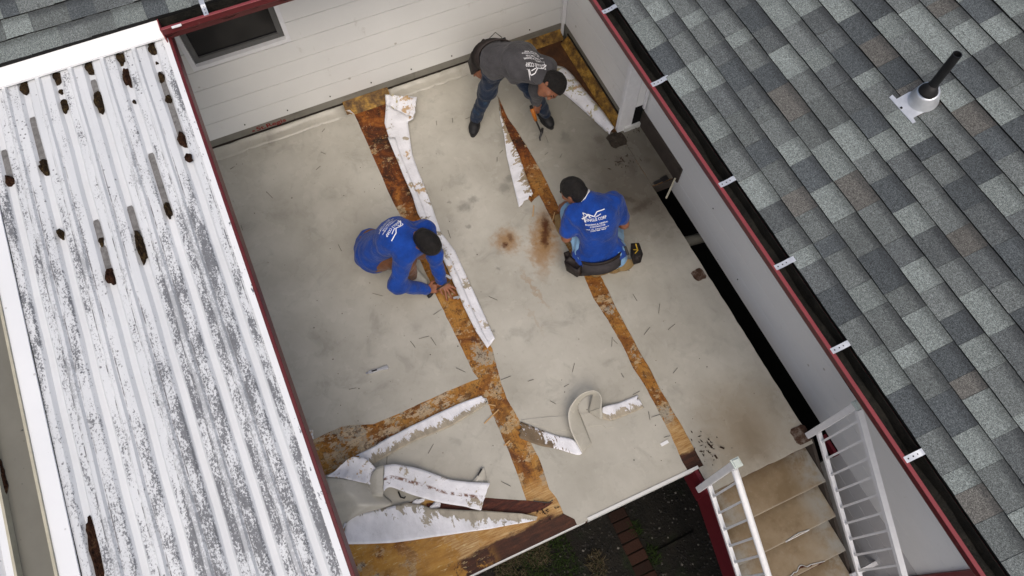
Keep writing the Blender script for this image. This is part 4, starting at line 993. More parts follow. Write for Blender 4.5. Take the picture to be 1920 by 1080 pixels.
bm = bmesh.new(); bbox(bm, (.80, 2.645, -.72), (.83, 2.883, -.67)); tag(fin("wall_bracket", bm, M['trim'], None, origin=(.8, 2.66, -.72)), "small white bracket fixing the railing foot to the wall", "bracket")

# =================================================================== PEELED MEMBRANE AND LITTER
def strip(label, eL, eR, mats, zL=.02, zR=.02, group="peeled strips of membrane lying on the deck", **kw):
    f = lambda e, z: [P(*(q if len(q) == 3 else (*q, z))) for q in e]
    o = ribbon("membrane_strip", f(eL, zL), f(eR, zR), tuple(M[m] for m in mats), None, **kw)
    return tag(o, label, "membrane strip", group)
s = strip("long white strip of peeled membrane beside the squatting man's torn seam",
  [(722, 178, .10), (724, 200, .05), (721, 231, .04), (729, 258, .03), (740, 289), (755, 327), (773, 367), (783, 400), (803, 437), (825, 473), (847, 523), (870, 577), (893, 623), (914, 654)],
  [(782, 183, .09), (776, 224, .05), (765, 230, .03), (768, 253, .02), (773, 289), (784, 320), (800, 360), (812, 393), (827, 437), (853, 470), (880, 530), (903, 580), (917, 611), (928, 636, .03)],
  ('under', 'membrane'), .026, .012, n=110, m=9, wave=.018, smooth_edges=False, seed=4)
# its folded-over border flap
ribbon("folded_flap", [P(*q) for q in ((727, 258, .045), (741, 292, .042), (757, 330, .042), (775, 370, .042), (786, 403, .042), (806, 440, .042), (828, 477, .042), (850, 527, .042), (873, 580, .042), (896, 626, .042), (914, 652, .036))],
  [P(*q) for q in ((741, 258, .040), (752, 292, .036), (766, 327, .034), (785, 367, .034), (797, 399, .034), (817, 436, .034), (838, 472, .034), (862, 523, .034), (884, 576, .034), (904, 621, .034), (918, 646, .03))],
  (M['under'], M['membrane']), s, n=70, m=4, wave=.006, smooth_edges=False, seed=8)
# crumpled head of the strip
ribbon("crumpled_end", [P(*q) for q in ((723, 178, .12), (750, 181, .14), (782, 184, .11))], [P(*q) for q in ((725, 199, .07), (752, 212, .09), (776, 223, .06))], (M['under_roll'], M['membrane']), s, n=26, m=8, wave=.03, jag=.01, seed=12)
strip("torn tan and white flap folded back beside the narrow seam, splintered end",
  [(934, 186), (938, 223), (945, 252), (950, 293), (963, 348), (972, 385)], [(935, 186), (940, 216), (957, 258), (974, 293), (986, 329), (1000, 366)],
  ('under_flap', 'membrane'), .010, .022, n=60, m=9, jag=.025, wave=.006, smooth_edges=False, seed=5)
strip("half rolled yellowed white membrane along the corner seam by the side wall",
  [(1028, 122, .03), (1054, 125), (1074, 141), (1104, 178), (1130, 208), (1154, 243)], [(1030, 165, .012), (1055, 175), (1089, 203), (1115, 227), (1132, 243), (1143, 252)],
  ('under_roll', 'membrane'), .02, .01, n=60, m=10, arch=.055, jag=.006, seed=6)
strip("long tan and white torn strip lying beside the branch seam at lower left",
  [(668, 854), (700, 838), (730, 820), (790, 790), (847, 763), (903, 742)], [(700, 870), (707, 866), (773, 830), (840, 802), (873, 783), (913, 758)],
  ('under_tan', 'membrane'), .016, .012, n=70, m=9, jag=.015, wave=.010, seed=7)
s5 = strip("broad white strip with rusty nail line curling from the grey loop at lower left",
  [(720, 873, .10), (735, 871, .09), (750, 872, .08), (790, 880, .05), (840, 898, .03), (873, 903, .04), (918, 906, .03)], [(720, 922, .09), (733, 914, .08), (773, 928, .06), (823, 942, .03), (870, 950, .025), (885, 954, .03), (901, 957, .03)],
  ('under_line', 'membrane'), .05, .05, n=60, m=10, wave=.012, jag=.004, seed=9)
ribbon("grey_loop", [P(*q) for q in ((719, 872, .105), (706, 877, .115), (697, 890, .10), (696, 903, .07))], [P(*q) for q in ((718, 931, .085), (704, 931, .09), (690, 931, .07), (676, 931, .03))], (M['membrane'], M['under']), s5, n=24, m=8, thick=.004)
ribbon("grey_loop", [P(*q) for q in ((676, 907, .07), (674, 919, .08), (676, 931, .03))], [P(*q) for q in ((718, 906, .085), (719, 919, .09), (718, 932, .03))], (M['membrane'], M['under']), s5, n=16, m=8, thick=.004)
s6 = strip("widest white and tan wedge of membrane pointing right above the front edge",
  [(651, 965, .05), (684, 961), (730, 951), (762, 942), (790, 946), (807, 953), (860, 956), (911, 958), (978, 963), (1008, 969)], [(642, 1021, .05), (690, 1020), (736, 1018), (775, 1013), (814, 1007), (870, 999), (918, 992), (960, 984), (990, 979), (1006, 975)],
  ('under_big', 'membrane'), .022, .020, n=80, m=12, wave=.010, smooth_edges=False, seed=10)
# grey fold of membrane the wedge and the loop come from
g = thing("membrane_fold", tuple(P(660, 930)), "bulging grey fold of membrane at the lower left beside the red roof edge", "membrane strip", "peeled strips of membrane lying on the deck")
ribbon("fold_sheet", [P(*q) for q in ((612, 895, .17), (618, 925, .15), (626, 955, .11), (634, 985, .07), (641, 1016, .045))], [P(*q) for q in ((694, 908, .05), (722, 930, .02), (735, 946, .015), (700, 958, .025), (652, 967, .055))], (M['membrane'], M['under']), g, n=36, m=18, arch=.05, wave=.012, seed=14)
ribbon("curled_white_lip", [P(*q) for q in ((613, 894, .175), (640, 897, .16), (668, 903, .13), (694, 909, .09))], [P(*q) for q in ((640, 872, .16), (660, 858, .14), (686, 861, .12), (707, 880, .09))], (M['under'], M['membrane']), g, n=28, m=10, wave=.02, arch=-.02, seed=15)
# the curled ribbon in the middle of the deck
rl = thing("curled_ribbon", tuple(P(1095, 790)), "curled grey and white ribbon of membrane standing in a loop, centre bottom", "membrane strip", "peeled strips of membrane lying on the deck")
ribbon("ribbon_tail", [P(*q) for q in ((977, 791, .012), (1015, 806, .012), (1045, 817, .014), (1076, 825, .03), (1090, 846, .03))], [P(*q) for q in ((974, 821, .010), (1010, 835, .010), (1045, 842, .012), (1081, 853, .012), (1092, 850, .016))], (M['under_brown'], M['membrane']), rl, n=40, m=8, jag=.012, seed=16)
ribbon("ribbon_loop", [P(*q) for q in ((1091, 849, .03), (1077, 823, .07), (1068, 800, .10), (1066, 772, .13), (1077, 751, .16), (1093, 737, .17), (1115, 732, .17), (1127, 743, .16), (1128, 764, .12), (1128, 786, .05))],
  [P(*q) for q in ((1109, 831, .008), (1100, 808, .006), (1093, 790, .006), (1084, 768, .02), (1085, 757, .06), (1096, 745, .09), (1110, 740, .09), (1108, 750, .05), (1104, 768, .012), (1104, 773, .006))], (M['membrane'], M['membrane']), rl, n=80, m=9, thick=.005, seed=17)
ribbon("ribbon_foot", [P(*q) for q in ((1104, 772, .008), (1116, 780, .02), (1128, 785, .04))], [P(*q) for q in ((1128, 764, .12), (1129, 775, .09), (1130, 786, .05))], (M['membrane'], M['membrane']), rl, n=14, m=6, thick=.004)
ribbon("ribbon_end", [P(*q) for q in ((1129, 764, .07), (1140, 760, .04), (1158, 756, .02), (1176, 749, .012), (1193, 742, .012))], [P(*q) for q in ((1129, 786, .035), (1137, 787, .03), (1147, 788, .02), (1176, 778, .010), (1207, 764, .010))], (M['under_tan'], M['membrane']), rl, n=40, m=9, jag=.014, seed=18)
bm = bmesh.new(); prism(bm, rough([tuple(P(u, v)[:2]) for u, v in ((978, 788), (1020, 783), (1058, 780), (1080, 777), (1103, 774), (1118, 779), (1130, 785), (1151, 790), (1151, 801), (1137, 803), (1130, 797), (1098, 800), (1066, 806), (1040, 808))], .03, .003, 5), .0005, .006)
tag(fin("membrane_scrap", bm, M['membrane'], None, origin=tuple(P(1060, 792))), "flat grey scrap of membrane lying under the curled ribbon", "scrap", None)
bm = bmesh.new(); c = P(1246, 831, .004); d = nrm(P(1255, 826, .004) - P(1238, 835, .004)); n_ = np.array([-d[1], d[0], 0]); obox(bm, c, d * .032, n_ * .012, (0, 0, .003)); tag(fin("plastic_scrap", bm, M['trim'], None, origin=tuple(c)), "small white plastic scrap beside the right seam near the front edge", "scrap")
# fresh splinters by the seam crossing
for i, (a, b) in enumerate((((908, 794), (935, 768)), ((915, 758), (929, 761)), ((950, 831), (956, 826)), ((945, 835), (954, 829)), ((1001, 385), (999, 406)), ((1040, 398), (1036, 414)))):
    a, b = P(*a, .008), P(*b, .014); bm = bmesh.new(); bar(bm, a, b, .009, .004)
    tag(fin("wood_splinter", bm, M['splinter'], None, origin=tuple(a)), ("long pale wood splinter across the seam crossing near the middle", "short splinter at the top of the seam crossing", "tiny splinter on the lower seam", "thin splinter beside the lower seam", "orange splinter at the tip of the torn flap", "orange splinter pointing at the rust stain")[i], "splinter", "wood splinters on the deck")
# nails and staples dropped on the deck
NAILS = [(699,550,718,555),(813,590,828,580),(786,635,805,630),(808,633,818,648),(856,690,873,698),(940,712,958,705),(917,556,933,563),(840,432,845,447),(1187,552,1195,565),(1237,570,1235,588),(1208,627,1219,613),(1253,618,1266,607),(1148,633,1147,650),(1077,682,1073,698),(1150,637,1158,645),
 (803,850,813,832),(1032,752,1042,757),(1058,725,1067,720),(1187,740,1200,733),(1216,772,1219,788),(1222,782,1238,777),(1245,820,1257,817),(735,820,742,838),(726,852,725,870),(940,903,958,912),(743,888,755,902),
 (818,227,819,235),(848,222,849,230),(873,223,882,219),(937,287,943,281),(932,295,932,303),(1022,290,1028,285),(1050,295,1054,288),(1023,255,1028,268),(432,317,440,312),(604,247,609,241),(602,285,611,289),(593,318,601,311),(452,423,455,432),(1112,758,1119,762),(1165,700,1170,708),(990,715,1001,711),(1270,690,1262,700),(655,730,668,727),(770,640,779,652),(500,360,512,372),(640,470,634,458)]
n0 = None
for i, (u0, v0, u1, v1) in enumerate(NAILS):
    a, b = P(u0, v0, .006), P(u1, v1, .006); L = np.linalg.norm(b - a)
    if n0 is None:
        bm = bmesh.new(); tube(bm, [(-.5, 0, 0), (.42, 0, 0), (.5, 0, 0)], [.0017, .0017, .0007], 6)
        bmesh.ops.create_cone(bm, segments=8, radius1=.0034, radius2=.0034, depth=.02, matrix=Matrix.Translation((-.5, 0, 0)) @ Matrix.Rotation(math.pi / 2, 4, 'Y'), cap_ends=True)
        n0 = bpy.data.meshes.new("nail"); bm.to_mesh(n0); bm.free(); n0.materials.append(M['nail'])
    o = bpy.data.objects.new("nail", n0); COL.objects.link(o); o.location = Vector((a + b) / 2); o.scale = (L, 1, 1); o.rotation_euler = (0, 0, math.atan2(b[1] - a[1], b[0] - a[0])); WL[o.name] = np.array((a + b) / 2)
    tag(o, "thin dark nail dropped on the beige membrane", "nail", "nails scattered over the deck")
# crumbs of rot by the end of the right seam and elsewhere
pts = []
r3 = np.random.default_rng(12)
for _ in range(40):
    a = r3.normal(0, 1, 2); p = P(1320 + a[0] * 15, 838 + a[1] * 15, .004); pts.append(tuple(p))
for (cu, cv, n, s) in ((1165, 305, 30, 14), (1195, 240, 30, 10), (1020, 962, 26, 14), (1160, 262, 22, 9)):
    for _ in range(n): a = r3.normal(0, 1, 2); pts.append(tuple(P(cu + a[0] * s, cv + a[1] * s * .6, .004)))
for _ in range(150): pts.append(tuple(P(r3.uniform(430, 1450), r3.uniform(280, 880), .003)))
pts = [p for p in pts if -4.6 < p[0] < -.25 and p[1] < 2.85]
o = scatter_mesh("rot_crumbs", pts[:142], .0065, M['darkchip'], 'stuff', 6, .4)
o = scatter_mesh("fine_grit", pts[142:], .0036, M['darkchip'], 'stuff', 7, .5)
for i, (u0, v0, u1, v1) in enumerate(((1328, 832, 1336, 840), (1350, 838, 1358, 841), (1340, 853, 1345, 860))):
    bm = bmesh.new(); bar(bm, P(u0, v0, .006), P(u1, v1, .006), .012, .006); tag(fin("rotted_chip", bm, M['darkchip'], None, origin=tuple(P(u0, v0, .003))), "dark chip of rotted wood by the railing post", "chip", "rotted chips by the railing post")
# strip of pink padding and a black peg poking out below the broad strip
for (u0, v0, u1, v1, m, nm, lab) in ((776, 938, 792, 944, 'under_roll', "padding_scrap", "pale pink scrap of padding under the broad white strip, left piece"), (806, 946, 826, 950, 'under_roll', "padding_scrap", "pale pink scrap of padding under the broad white strip, right piece")):
    bm = bmesh.new(); blob(bm, P((u0 + u1) / 2, (v0 + v1) / 2, .002), .022, .05, .022, int(u0)); tag(fin(nm, bm, M[m], None, origin=tuple(P(u0, v0))), lab, "scrap", "padding scraps")
bm = bmesh.new(); tube(bm, [P(887, 905, .01), P(896, 892, .03), P(903, 879, .03)], [.004, .006, .007], 8); tag(fin("bent_spike", bm, M['darksteel'], None, origin=tuple(P(887, 905))), "black bent spike leaning beside the end of the broad white strip", "spike")
bm = bmesh.new(); tube(bm, [P(747, 922, .02), P(751, 932, .02), P(758, 934, .025), P(760, 931, .03)], .006, 8); tag(fin("bent_bracket", bm, M['darksteel'], None, origin=tuple(P(750, 925))), "small black bent bracket below the broad white strip", "bracket")
bm = bmesh.new(); tube(bm, [P(1000, 939, .012), P(1028, 943, .016), P(1037, 937, .022)], .004, 8); tag(fin("bent_wire", bm, M['darksteel'], None, origin=tuple(P(1000, 939))), "thin dark wire at the right end of the rotten slit", "wire")
# loose lath and black scraper by the alcove
bm = bmesh.new(); bar(bm, P(1266, 334, .06), P(1249, 372, .02), .016, .012); tag(fin("wood_lath", bm, M['cream'], None, origin=tuple(P(1250, 370))), "pale wood lath leaning at the alcove's end above the black gap", "lath")
bm = bmesh.new(); bar(bm, P(1226, 344, .012), P(1240, 338, .012), .03, .008); bar(bm, P(1240, 338, .014), P(1252, 332, .014), .05, .010); tag(fin("scraper", bm, M['darksteel'], None, origin=tuple(P(1240, 338)), bevel=.002), "black scraper lying on the floor at the end of the alcove", "scraper")
bm = bmesh.new(); tube(bm, [(-2.30, 2.66, -.30), (-2.26, 2.78, -.30), (-2.22, 3.08, -.30)], .05, 12); tag(fin("white_pipe", bm, M['lining'], None, smooth=True, origin=(-2.3, 2.66, -.30)), "short pale grey pipe in the black gap below the side wall", "pipe")
# utility knife
uk = thing("utility_knife", tuple(P(711, 694)), "grey metal utility knife lying alone on the membrane at the left", "knife")
a, b = P(690, 699, .010), P(728, 688, .010); d = nrm(b - a); s_ = np.array([-d[1], d[0], 0]); L = np.linalg.norm(b - a)
bm = bmesh.new(); prof = [(0, .006), (.06, .013), (.3, .013), (.5, .010), (.75, .013), (.93, .015), (1.0, .012)]
prism(bm, [tuple((a + d * L * t + s_ * w)[:2]) for t, w in prof] + [tuple((a + d * L * t - s_ * w * (1.0 if t < .9 else 1.3))[:2]) for t, w in prof[::-1]], .001, .020); fin("handle", bm, M['zinc'], uk, bevel=.004)
bm = bmesh.new(); obox(bm, a + d * L * .32 + np.array([0, 0, .0112]), d * .022, s_ * .006, (0, 0, .0015)); fin("slider", bm, M['darksteel'], uk)
bm = bmesh.new(); obox(bm, a - d * .006 + np.array([0, 0, 0]), d * .012, s_ * .006, (0, 0, .0008)); fin("blade", bm, M['steel'], uk)

# =================================================================== THE THREE ROOFERS
def seg(p0, p1, r0, r1=None, n=None, f=1.0, k=.03):
    return ('s', np.array(p0, float), np.array(p1, float), r0, r0 if r1 is None else r1, None if n is None else nrm(n), f, k)
def ell(c, ax, k=.02):
    """ax: 3 half-axis vectors"""
    return ('e', np.array(c, float), np.array(ax, float), k)
def cut(c, n):                       # keep the side the normal points to
    return ('c', np.array(c, float), nrm(n))
def sdf_mesh(prims, h=.007, wr=0.0, wseed=0.0, wscale=1.0):
    lo = np.full(3, 1e9); hi = -lo
    for p in prims:
        if p[0] == 's':
            R = max(p[3], p[4]) + .05
            for q in (p[1], p[2]): lo = np.minimum(lo, q - R); hi = np.maximum(hi, q + R)
        elif p[0] == 'e':
            R = np.linalg.norm(p[2], axis=1).max() + .03; lo = np.minimum(lo, p[1] - R); hi = np.maximum(hi, p[1] + R)
    n = np.ceil((hi - lo) / h).astype(int) + 1
    F = np.full(n, .25, np.float32)
    ax = [lo[i] + h * np.arange(n[i]) for i in range(3)]
    cuts = []
    for p in prims:
        if p[0] == 'c': cuts.append(p); continue
        if p[0] == 's':
            _, a, b, r0, r1, nv, f, k = p; R = max(r0, r1) + .09; bl = np.minimum(a, b) - R; bh = np.maximum(a, b) + R
        else:
            _, c, A, k = p; R = np.linalg.norm(A, axis=1).max() + .09; bl, bh = c - R, c + R
        i0 = np.clip(((bl - lo) / h).astype(int), 0, n - 1); i1 = np.clip(((bh - lo) / h).astype(int) + 2, 1, n)
        sl = tuple(slice(i0[i], i1[i]) for i in range(3))
        X = np.stack(np.meshgrid(*[ax[i][sl[i]] for i in range(3)], indexing='ij'), -1)
        if p[0] == 's':
            d = b - a; L2 = d @ d + 1e-9; t = np.clip(((X - a) @ d) / L2, 0, 1)
            q = X - a - t[..., None] * d
            if nv is not None:
                nn = nrm(nv - d * (nv @ d) / L2); q = q + (f - 1) * (q @ nn)[..., None] * nn
            D = np.linalg.norm(q, axis=-1) - (r0 + (r1 - r0) * t)
        else:
            Ln = np.linalg.norm(A, axis=1); U = A / Ln[:, None]; q = (X - c) @ U.T; m = np.linalg.norm(q / Ln, axis=-1); g = np.linalg.norm(q / Ln**2, axis=-1) + 1e-6
            D = m * (m - 1) / g
        B = F[sl]; hh = np.clip(.5 + .5 * (B - D) / k, 0, 1); F[sl] = B * (1 - hh) + D * hh - k * hh * (1 - hh)
    if wr or cuts:
        X = np.stack(np.meshgrid(*ax, indexing='ij'), -1).astype(np.float32)
        if wr:
            x, y, z = (X[..., i] * wscale + wseed for i in range(3))
            w1 = np.sin(31 * x + 17 * y + 2.2 * np.sin(19 * z + 9 * x) + 9 * z) * np.sin(13 * y - 21 * z + 1.5 * np.sin(16 * x))
            w2 = np.sin(58 * z + 22 * x + 2.5 * np.sin(23 * y)) * np.sin(41 * x - 30 * y + 2 * np.sin(17 * z))
            F = F + wr * (w1 + .55 * w2).astype(np.float32)
        for c in cuts: F = np.maximum(F, -((X - c[1]) @ c[2])).astype(np.float32)
    # surface nets
    neg = F < 0
    s = neg[:-1, :-1, :-1].astype(np.int8)
    cnt = np.zeros(np.array(F.shape) - 1, np.int8)
    for i in (0, 1):
        for j in (0, 1):
            for k2 in (0, 1): cnt += neg[i:F.shape[0]-1+i, j:F.shape[1]-1+j, k2:F.shape[2]-1+k2]
    act = (cnt > 0) & (cnt < 8); idx = np.argwhere(act); vid = np.full(act.shape, -1, np.int64); vid[act] = np.arange(len(idx))
    co = np.array([(i, j, k2) for i in (0, 1) for j in (0, 1) for k2 in (0, 1)])
    val = np.stack([F[idx[:, 0] + c[0], idx[:, 1] + c[1], idx[:, 2] + c[2]] for c in co], 1)
    acc = np.zeros((len(idx), 3)); nn = np.zeros(len(idx))
    for e0 in range(8):
        for e1 in range(e0 + 1, 8):
            if np.abs(co[e0] - co[e1]).sum() != 1: continue
            a, b = val[:, e0], val[:, e1]; m = (a < 0) != (b < 0); t = np.where(m, a / (a - b + 1e-12), 0)
            acc += np.where(m[:, None], co[e0] + t[:, None] * (co[e1] - co[e0]), 0); nn += m
    V = lo + h * (idx + acc / nn[:, None])
    faces = []
    for axn in range(3):
        o1, o2 = (axn + 1) % 3, (axn + 2) % 3
        sl0 = [slice(None)] * 3; sl1 = [slice(None)] * 3; sl0[axn] = slice(0, -1); sl1[axn] = slice(1, None)
        ch = neg[tuple(sl0)] != neg[tuple(sl1)]; q = np.argwhere(ch); ok = (q[:, o1] > 0) & (q[:, o2] > 0) & (q[:, o1] < F.shape[o1] - 1) & (q[:, o2] < F.shape[o2] - 1); q = q[ok]
        d1 = np.zeros(3, int); d1[o1] = 1; d2 = np.zeros(3, int); d2[o2] = 1
        g = lambda w: vid[w[:, 0], w[:, 1], w[:, 2]]
        qd = np.stack([g(q - d1 - d2), g(q - d2), g(q), g(q - d1)], 1); fl = neg[q[:, 0], q[:, 1], q[:, 2]]
        qd[~fl] = qd[~fl][:, ::-1]; faces.append(qd)
    return V, np.vstack(faces)
def sdf_obj(name, prims, mat, parent, h=.007, wr=0.0, seed=0.0, ws=1.0):
    V, Fc = sdf_mesh(prims, h, wr, seed, ws)
    return raw(name, V, Fc, mat, parent, True)
def cloth(name, c, var=.25, bump=.85, spec=.15, faded=None):
    k = NB(name, .85, spec); a = k.noise(9, 4, .6); col = k.ramp(a, [(.3, tuple(q * (1 - var) for q in c)), (.7, tuple(min(1, q * (1 + var)) for q in c))])
    if faded: col = k.mix(k.step(k.noise(13, 4, .6), .55, .75), col, faded)
    k.put(k.b.inputs["Sheen Weight"], .15)
    k.col(col); k.bump(k.math('ADD', k.noise(26, 4, .6, dist=1.2), k.math('MULTIPLY', k.noise(300, 2), .15)), bump, .012); return k.m
M['blue'] = cloth("royal_blue_shirt", (.008, .048, .27)); M['greyshirt'] = cloth("grey_shirt", (.058, .056, .060))
M['denim'] = cloth("dark_denim", (.010, .019, .040), .3, faded=(.022, .050, .095)); M['lightdenim'] = cloth("light_denim", (.20, .36, .55)); M['khaki'] = cloth("brown_work_trousers", (.16, .066, .030)); M['blacktrouser'] = cloth("black_trousers", (.014, .014, .016))
k = NB("skin", .5, .35); k.put(k.b.inputs["Subsurface Weight"], .06); k.col(k.ramp(k.noise(30, 4), [(.3, (.20, .078, .042)), (.7, (.29, .122, .066))])); M['skin'] = k.m
k = NB("black_hair", .55, .3); k.col(k.ramp(k.noise(60, 5, .7, vec=k.map(scale=(1, 1, .4))), [(.3, (.004, .0035, .0035)), (.75, (.018, .015, .013))])); k.bump(k.noise(140, 5, .7, vec=k.map(scale=(1, .5, 1))), 1.0, .012); M['hair'] = k.m
M['shoe'] = plain("black_shoe", (.012, .012, .013), .6, .3, var=.3); M['sole'] = plain("shoe_sole", (.03, .03, .03), .7, .2); M['tanboot'] = plain("tan_boot_leather", (.24, .155, .068), .7, .2, var=.25, bump=.3); M['tansole'] = plain("tan_boot_sole", (.30, .21, .095), .8, .2, var=.25, bump=.4)
M['whiteshoe'] = plain("worn_white_shoe", (.50, .49, .44), .6, .3, var=.2); M['belt'] = plain("tool_belt_leather", (.022, .016, .014), .6, .3, var=.4, bump=.4); M['beltgrey'] = plain("padded_belt", (.045, .040, .042), .8, .2, var=.3, bump=.4)
M['glove'] = plain("black_glove", (.015, .015, .015), .7, .2); M['yellow'] = plain("yellow_tape", (.55, .36, .03), .5, .3); M['whitecloth'] = cloth("white_undershirt", (.70, .70, .72), .08)
k = NB("lips", .5, .3); k.col((.22, .055, .045)); M['lip'] = k.m; M['eye'] = plain("eye", (.03, .02, .015), .2, .5); M['brow'] = plain("brow_hair", (.008, .006, .005), .8, .1)

def hand(w, d, nrm_back, spread=.12, curl=.5, size=1.0, thumb=1, lens=(1, 1.08, 1.02, .82), wide=1.0):
    """prims of a palm with four unequal bent fingers and a thumb leaving its side. w wrist, d direction to fingers, nrm_back back-of-hand normal"""
    w = np.array(w, float); d = nrm(d); nb = nrm(np.array(nrm_back) - d * (np.array(nrm_back) @ d)); s = np.cross(d, nb) * thumb
    pr = []; S_ = size
    k0 = w + d * .078 * S_
    pr.append(seg(w - d * .02, w + d * .02 * S_, .026 * S_, .028 * S_, nb, 1.35, .012))
    for i, o in enumerate((.028, .0095, -.0095, -.027)):
        pr.append(seg(w + s * o * .6 * S_ + d * .015, k0 + s * o * S_ * wide, .0155 * S_, .0135 * S_, nb, 1.15, .012))
    for i, o in enumerate((.028, .0095, -.0095, -.027)):
        a = spread * (o / .028) * 1.4; fd = nrm(d * math.cos(a) + s * math.sin(a)); p = k0 + s * o * S_ * wide; L = .036 * S_ * lens[i]
        c = curl * (.55 if i == 0 else .8 + .1 * i)
        d1 = nrm(fd * math.cos(c * .7) - nb * math.sin(c * .7)); p1 = p + d1 * L * 1.2
        d2 = nrm(fd * math.cos(c * 1.6) - nb * math.sin(c * 1.6)); p2 = p1 + d2 * L * .85
        d3 = nrm(fd * math.cos(c * 2.3) - nb * math.sin(c * 2.3)); p3 = p2 + d3 * L * .55
        pr += [seg(p, p1, .0105 * S_, .0095 * S_, k=.006), seg(p1, p2, .0095 * S_, .0085 * S_, k=.006), seg(p2, p3, .0085 * S_, .0072 * S_, k=.006)]
    t0 = w + d * .022 * S_ + s * .024 * S_; t1 = t0 + nrm(d * .75 + s * .75 - nb * .25) * .042 * S_; t2 = t1 + nrm(d * .95 + s * .30 - nb * (.2 + curl * .4)) * .030 * S_; t3 = t2 + nrm(d - nb * (.15 + curl * .5)) * .022 * S_
    pr += [seg(t0, t1, .015 * S_, .0125 * S_, k=.012), seg(t1, t2, .0115 * S_, .010 * S_, k=.006), seg(t2, t3, .010 * S_, .008 * S_, k=.006)]
    return pr
def head_prims(c, f, u):
    """c: centre of skull, f: face direction, u: towards the crown"""
    f = nrm(f); u = nrm(np.array(u) - f * (np.array(u) @ f)); s = np.cross(f, u); c = np.array(c, float)
    pr = [ell(c + u * .015 - f * .008, [f * .098, s * .077, u * .098]), ell(c - u * .045 + f * .028, [f * .066, s * .060, u * .072], .03), seg(c - u * .095 + f * .062, c - u * .098 + f * .066, .024, k=.03)]
    pr += [seg(c + f * .092 + u * .008, c + f * .108 - u * .026, .011, .0145, k=.012), ell(c + f * .090 + u * .022, [f * .016, s * .045, u * .012], .015)]
    pr += [seg(c + f * .086 - s * .012 - u * .066, c + f * .086 + s * .012 - u * .066, .009, k=.01), seg(c + f*.082 - s*.012 - u*.052, c + f*.082 + s*.012 - u*.052, .008, k=.01)]
    for q in (-1, 1):
        pr.append(ell(c + s * q * .079 - f * .012 - u * .012, [(f * .018 + s * q * .006), s * .008 + u * .001, u * .032], .008))
        pr.append(ell(c + s * q * .038 + f * .068 - u * .022, [f * .024, s * .026, u * .022], .02))
    return pr, (f, u, s)
def add_text_on(name, target, parent, lines, O, ux, uy, mat, logo=True):
    """print on cloth: letters dropped onto the shirt's surface"""
    n = nrm(np.cross(ux, uy)); ux, uy = nrm(ux), nrm(uy); O = np.array(O, float)
    off = WL[target.name]; me = target.data
    Vt = np.array([v.co[:] for v in me.vertices]) + off
    tree = BVHTree.FromPolygons([tuple(v) for v in Vt], [tuple(p.vertices) for p in me.polygons])
    VV, FF = [], []
    def put(V2, F2):
        k0 = len(VV); hit = []
        for x, y in V2:
            q = O + ux * x + uy * y
            r = tree.ray_cast(Vector(q + n * .30), Vector(-n), .7)
            hit.append(np.array(r[0]) + n * .0022 if r[0] is not None else q)
        VV.extend(hit); FF.extend([tuple(i + k0 for i in f) for f in F2])
    y = 0
    for txt, size, wd in lines:
        V2, F2 = text_mesh(txt, size, 'CENTER', bold=size * .014)
        w = V2[:, 0].max() - V2[:, 0].min(); put([(x * wd / w, yy + y) for x, yy, _ in V2], F2); y -= size * 1.12
    if logo:
        T = lambda pts, wd: [(np.array(a), np.array(b), wd) for a, b in zip(pts, pts[1:])]
        LW = lines[0][2] / 2; h0 = lines[0][1] * .92
        st = T([(-LW * 1.14, h0 * .2), (-LW * .60, h0 * 1.75), (-LW * .15, h0 * 1.25), (LW * .25, h0 * 2.15), (LW * 1.05, h0 * 2.15)], .0065) + T([(-LW * .12, h0 * 1.02), (LW * .55, h0 * 1.42)], .005) + T([(-LW * .98, h0 * -.35), (-LW * .98, h0 * 1.0)], .008) + T([(-LW*.92, h0 * 1.25), (-LW*.92, h0*1.75), (-LW*.72, h0 * 1.75), (-LW*.72, h0*1.45)], .005)
        for a, b, wd in st:
            L = np.linalg.norm(b - a); d = (b - a) / L; pp = np.array([-d[1], d[0]]); m = max(2, int(L / .008)); V2 = []
            for i in range(m + 1): q = a + d * L * i / m; V2 += [tuple(q + pp * wd / 2), tuple(q - pp * wd / 2)]
            put(V2, [(2*i+1, 2*i+3, 2*i+2, 2*i) for i in range(m)])
        V2, F2 = text_mesh("K", lines[0][1] * .85, 'CENTER', bold=.0006); put([(x - LW * .52, yy + h0 * .95) for x, yy, _ in V2], F2)
    return raw(name, VV, FF, mat, parent)
PRINT = [("SINGLE CORP", .030, .165), ("ROOFING & GENERAL", .017, .172), ("CONTRACTOR", .018, .120), ("WA. LIC. KSINGSC842KW", .014, .178), ("(206) 668 -4349", .016, .120)]

